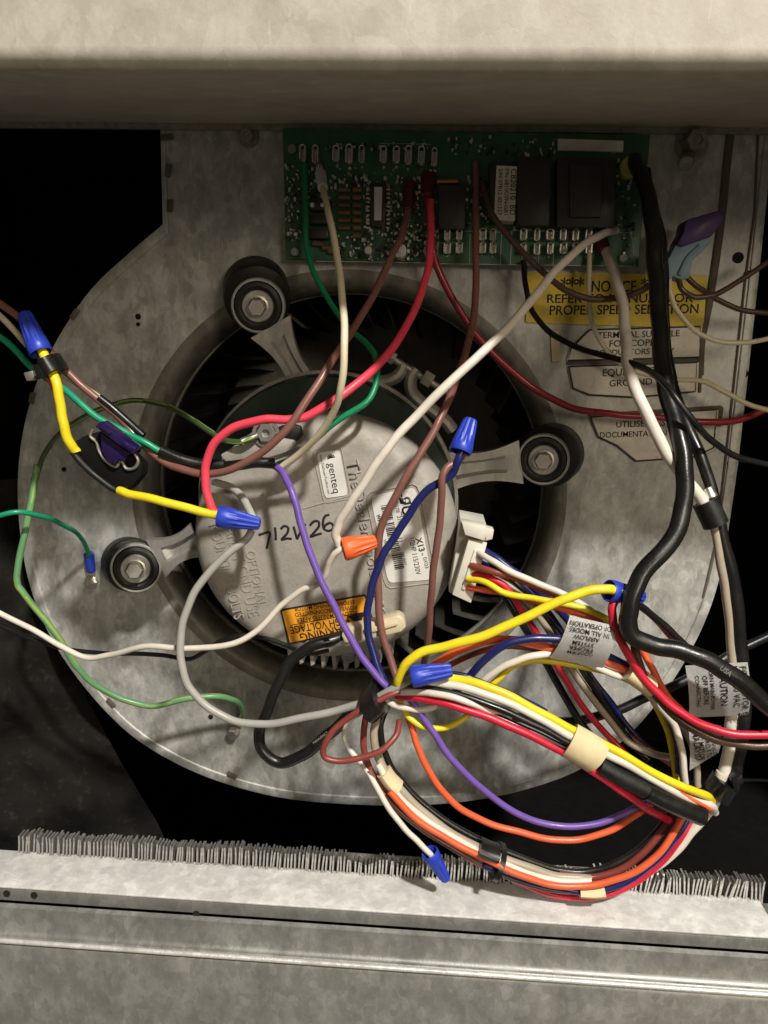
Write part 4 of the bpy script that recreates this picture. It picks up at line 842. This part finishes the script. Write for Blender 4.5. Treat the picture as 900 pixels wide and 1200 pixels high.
# ================================================================== wire nuts
def nut(label, base, tip, wb, wt, mat, db, dt, group):
    A = P(*base, db); T = P(*tip, dt); Ln = (T-A).length; rb_, rt_ = rp(wb, db), rp(wt, dt)
    def fl(t, h):
        k = max(0.0, min(1.0, (h/Ln-0.22)*6))*(1 if h < Ln*0.97 else 0.5)
        return 1.0 - 0.13*k*(0.5+0.5*math.cos(12*t))**0.6
    pr = [(0, Ln*0.4), (rb_*0.62, Ln*0.38), (rb_*0.84, 0.0005), (rb_*0.92, 0), (rb_, 0.0006), (rb_, Ln*0.18), (rb_*0.97, Ln*0.22), (rb_*0.97, Ln*0.27)]
    for k in range(1, 6): s = k/5; pr.append((rb_*0.95*(1-s)+rt_*s, Ln*(0.27+0.66*s)))
    pr += [(rt_*0.86, Ln*0.985), (rt_*0.6, Ln), (0, Ln)]
    bm = B(); lathe(bm, A, T-A, pr, 72, fl)
    return tag(obj('wire_nut', bm, mat, origin=A, sharp=50), label, 'wire nut', group)
GB = 'blue wire nuts'
nut('blue wire nut pointing up at the far left above the cable tie', (48, 414), (28, 367), 27, 18, m_nutblue, 103, 98, GB)
nut('blue wire nut joining the yellow and pink red wires', (256, 605), (305, 614), 27, 16, m_nutblue, 110, 110, GB)
nut('upright blue wire nut above the rating label', (539, 530), (552, 491), 27, 17, m_nutblue, 112, 106, GB)
nut('blue wire nut lying on the tied harness', (482, 793), (530, 785), 28, 18, m_nutblue, 134, 133, GB)
nut('open ended blue wire nut beside the thick black cable', (713, 692), (752, 699), 27, 19, m_nutblue, 122, 112, GB)
nut('lowest blue wire nut hanging over the coil fins', (503, 998), (523, 1031), 23, 14, m_nutblue, 125, 122, GB)
nut('orange wire nut joining two cream wires on the motor', (402, 644), (441, 634), 29, 17, m_nutorange, 112, 108, 'orange wire nuts')

# crimp cap (cream) at the bottom of the motor face
cap = thing('crimp_cap', 'cream closed end crimp cap on the black cable', 'crimp cap', P(440, 737, 96))
bm = B(); pquad(bm, [(400, 745), (402, 737), (424, 733), (466, 721), (473, 725), (476, 735), (470, 741), (420, 752), (404, 754)], 100, 91, 0.0009, 2); obj('cap_body', bm, m_cap, cap)
bm = B(); pquad(bm, [(425, 738), (464, 728), (467, 733), (428, 744)], 101.5, 99, 0.0008); obj('cap_rib', bm, m_cap, cap)
bm = B(); pquad(bm, [(380, 757), (402, 750), (420, 748), (421, 752), (382, 761)], 97, 92, 0.0006); obj('cap_blade', bm, m_tin, cap)

# white harness plug
plug = thing('harness_plug', 'ivory plastic harness plug at the right edge of the motor', 'plug', P(550, 660, 80))
bm = B(); pquad(bm, [(540, 612), (571, 618), (566, 640), (548, 705), (526, 694)], 84, 52, 0.0004, 2); obj('plug_body', bm, m_plug, plug)
bm = B(); pquad(bm, [(549, 633), (571, 636), (552, 707), (530, 697)], 92, 84.2, 0.0004, 2); obj('plug_face', bm, m_plug, plug)
bm = B(); pquad(bm, [(541, 612), (570, 617), (568, 634), (545, 627)], 94, 84, 0.0004, 2); pquad(bm, [(568, 618), (579, 621), (577, 632), (569, 634)], 93, 86, 0.0004, 2); obj('latch', bm, m_plug, plug)
bm = B(); pquad(bm, [(556, 644), (560, 645), (545, 692), (541, 690)], 93, 91.8, 0.0003); obj('rib', bm, m_plug, plug)

# fuse holder
fh = thing('fuse_holder', 'black inline fuse holder with a violet blade fuse at left', 'fuse holder', P(125, 545, 100))
bm = B(); pquad(bm, [(82, 521), (98, 511), (118, 505), (150, 528), (166, 545), (165, 558), (154, 572), (146, 578), (133, 574), (105, 550)], 106, 96, 0.0015, 3); obj('holder_body', bm, m_holder, fh)
bm = B(); tube(bm, spline([P(x, y, 106) for x, y in ((84, 519), (86, 530), (100, 547), (120, 564), (135, 574), (147, 576))], 5), rp(8, 106), 10); obj('holder_rim', bm, m_rubber, fh)
bm = B(); tube(bm, spline([P(x, y, 107) for x, y in ((109, 503), (106, 511), (113, 518), (116, 528), (124, 540), (136, 547), (142, 540), (148, 549), (158, 548), (162, 540), (158, 532))], 5), rp(4, 107), 8); obj('holder_clip', bm, m_dullsteel, fh)
bm = B(); pquad(bm, [(117, 506), (151, 531), (146, 541), (138, 538), (134, 545), (126, 541), (119, 529)], 110, 104, 0.0004); obj('fuse', bm, m_fuse, fh)
bm = B(); pquad(bm, [(111, 500), (117, 494), (159, 525), (156, 533)], 114, 105, 0.0005, 2); obj('fuse_head', bm, m_fuse, fh)
for qd in ([(118, 497.5), (130, 506.5), (127.5, 509.5), (115.5, 500.5)], [(143, 516), (155, 525), (153, 528.5), (141, 519.5)]):
    bm = B(); pquad(bm, qd, 115, 113.8, 0.0003); obj('fuse_step', bm, m_fuse, fh)

# purple flag connector
pc = thing('flag_connector', 'deep purple and blue grey insulated connector right of the board', 'connector', P(810, 290, 32))
bm = B(); pquad(bm, [(803, 261), (806, 257), (840, 247), (848, 250), (848, 258), (834, 277), (800, 289), (793, 286), (801, 272)], 40, 26, 0.0007, 2); obj('purple_boot', bm, m_deeppurple, pc)
bm = B(); pquad(bm, [(792, 286), (834, 277), (833, 283), (822, 296), (812, 304), (808, 326), (797, 329), (789, 323), (783, 332), (776, 332), (776, 316), (785, 300)], 38, 28, 0.0008, 2); obj('grey_boot', bm, m_bluegrey, pc)
bm = B(); tube(bm, spline([P(x, y, 38.5) for x, y in ((820, 288), (806, 302), (796, 322))], 5), rp(5, 38), 8); obj('boot_rib', bm, m_bluegrey, pc)

# ring terminals
rt1 = thing('ring_terminal', 'blue sleeved ring terminal screwed to the housing at left', 'ring terminal', P(106, 670, 3))
bm = B(); cyl(bm, P(104, 647, 5), P(107, 671, 4), rp(13, 4), rp(11, 4), 18, 0.001); obj('sleeve', bm, m_nutblue, rt1)
bm = B(); q = P(107, 682, 1); cyl(bm, q, q-V((0, 0.0012, 0)), rp(17, 1), seg=24, bev=0.0003); obj('ring', bm, m_tin, rt1)
bm = B(); lathe(bm, q-V((0, 0.0012, 0)), (0, -1, 0), [(0.0034, 0), (0.0034, 0.0028), (0.0028, 0.0034), (0.0014, 0.0034), (0.0012, 0.0022), (0, 0.0022)], 6); obj('screw', bm, m_steel, rt1, smooth=False)
rt2 = thing('ground_screw', 'dark screw fixing the ground wire at the bottom of the housing', 'screw', P(275, 856, 2))
bm = B(); q = P(274, 857, 0.6); cyl(bm, q, q-V((0, 0.0014, 0)), rp(16, 1), seg=24, bev=0.0004); obj('washer', bm, m_dullsteel, rt2)
bm = B(); lathe(bm, q-V((0, 0.0014, 0)), (0, -1, 0), [(0.0036, 0), (0.0036, 0.0034), (0.0028, 0.0042), (0, 0.0042)], 6); obj('hex_head', bm, m_steel, rt2, smooth=False)
bm = B(); cyl(bm, P(286, 836, 10), P(279, 850, 2.5), rp(8, 4), rp(6, 3), 12, 0.0006); obj('lug', bm, m_tin, rt2)
rt3 = thing('ring_terminal', 'bare ring terminal of the ground wire on the motor ear', 'ring terminal', P(300, 510, 80))
bm = B(); cyl(bm, P(282, 518, 82), P(302, 510, 80), rp(9, 80), rp(7, 80), 14, 0.0006); obj('barrel', bm, m_tin, rt3)
bm = B(); q = P(312, 508, 78.0); lathe(bm, q, (0, -1, 0), [(0.0052, 0), (0.0068, 0), (0.0068, 0.001), (0.0052, 0.001), (0.0052, 0)], 24); obj('ring', bm, m_dullsteel, rt3)

# ================================================================== flag labels
def flag(label, pts, d, lines, bow=0.0, boxed=None, dl=0.0):
    root = thing('flag_label', label, 'label', P(*pts[0], d))
    # bowed film: bilinear patch with sag
    bm = B(); N = 10; g_ = []
    c = [P(x, y, d) for x, y in pts]
    for i in range(N+1):
        row = []
        for j in range(N+1):
            u, v = i/N, j/N
            q = (c[0]*(1-u)+c[1]*u)*(1-v)+(c[3]*(1-u)+c[2]*u)*v
            q = q + YF*bow*(math.sin(math.pi*v)*1.0 - 0.0)
            row.append(bm.verts.new(q))
        g_.append(row)
    for i in range(N):
        for j in range(N): bm.faces.new((g_[i][j], g_[i+1][j], g_[i+1][j+1], g_[i][j+1]))
    bmesh.ops.solidify(bm, geom=list(bm.faces), thickness=0.00025)
    obj('film', bm, m_flag, root)
    for b_, x0_, y0_, x1_, y1_, hs, bo_ in lines:
        o = text(b_, P(x0_, y0_, d), P(x1_, y1_, d), m_ink, root, hs, 0.00004, 0.0005, bold=bo_)
        if bow:
            # follow the bow of the film
            cA, cB = c[0]*0.5+c[1]*0.5, c[3]*0.5+c[2]*0.5; ax = cB-cA
            for v_ in o.data.vertices:
                t = max(0.0, min(1.0, (v_.co-cA).dot(ax)/ax.dot(ax))); v_.co += YF*bow*math.sin(math.pi*t)
    if boxed:
        bm = B(); q = [P(x, y, d+0.5) for x, y in boxed]; tube(bm, q+[q[0]], 0.00018, 4); obj('box_rule', bm, m_ink, root)
    return root
f1 = flag('grey flag label asking to confirm proper system airflow', [(668, 721), (723, 734), (706, 783), (644, 771)], 123,
     [('CONFIRM', 692.7, 761.5, 664, 758.5, 1.0, 0.005), ('PROPER', 693, 756, 666, 751.5, 1.05, 0.005), ('SYSTEM', 694, 750.4, 670, 746, 1.0, 0.005), ('AIRFLOW', 701, 745, 671, 739, 1.0, 0.005), ('IN ALL MODES', 713, 741.5, 667, 731, 1.0, 0.005), ('OF OPERATION', 716.7, 735, 668, 724.8, 1.0, 0.005)], 0.004)
f2 = flag('white caution flag label wrapped on the cables at right', [(803, 780), (876, 776), (877, 838), (807, 841)], 114,
     [('FOR MOTOR', 866, 780, 868, 830, 1.1, 0.004), ('115-230 VAC', 856, 780, 858, 826, 1.1, 0.004), ('CAUTION', 840.5, 785, 842.5, 824, 1.2, 0.010), ('TURN MAIN POWER', 829, 782, 831, 830, 1.2, 0.006), ('OFF BEFORE', 821, 790, 823, 823, 1.2, 0.006), ('CONNECTING', 812.5, 790, 814.5, 826, 1.1, 0.006), ('EN', 876, 833, 865, 834.5, 1.0, 0.02)], 0.003,
     boxed=[(838, 780), (851, 780), (853, 829), (840, 830)])
f3 = flag('lower white flag label with small print on the cables', [(806, 846), (845, 850), (842, 882), (808, 903)], 112,
     [('ORIENTAL DC', 830, 856, 835, 886, 1.1, 0.006), ('CORD. LTD', 823, 856, 828, 888, 1.1, 0.006), ('DC MOTOR', 816, 856, 820, 890, 1.1, 0.006), ('MALAYSIA', 810, 856, 813.5, 892, 1.1, 0.006)], 0.002)
# white print on the black cables (short runs following the jacket)
m_faint = plastic('faded_print', (0.30, 0.30, 0.28), 0.6, 0.4, 0, 400, 0.4)
def print_on(owner_label, body, p0, p1, d):
    for o in COL.objects:
        if o.get('label') == owner_label:
            text(body, P(*p0, d), P(*p1, d), m_faint, o, 1.0, 0.00003, 0.0, name='printed_marking')
            return
print_on('thick black cable loop under the motor', 'MANUFACT', (368, 872), (385, 859), 111.2)
print_on('thickest black cable snaking from the board past the blue wire nut', 'USA', (843, 784), (855, 793), 139)
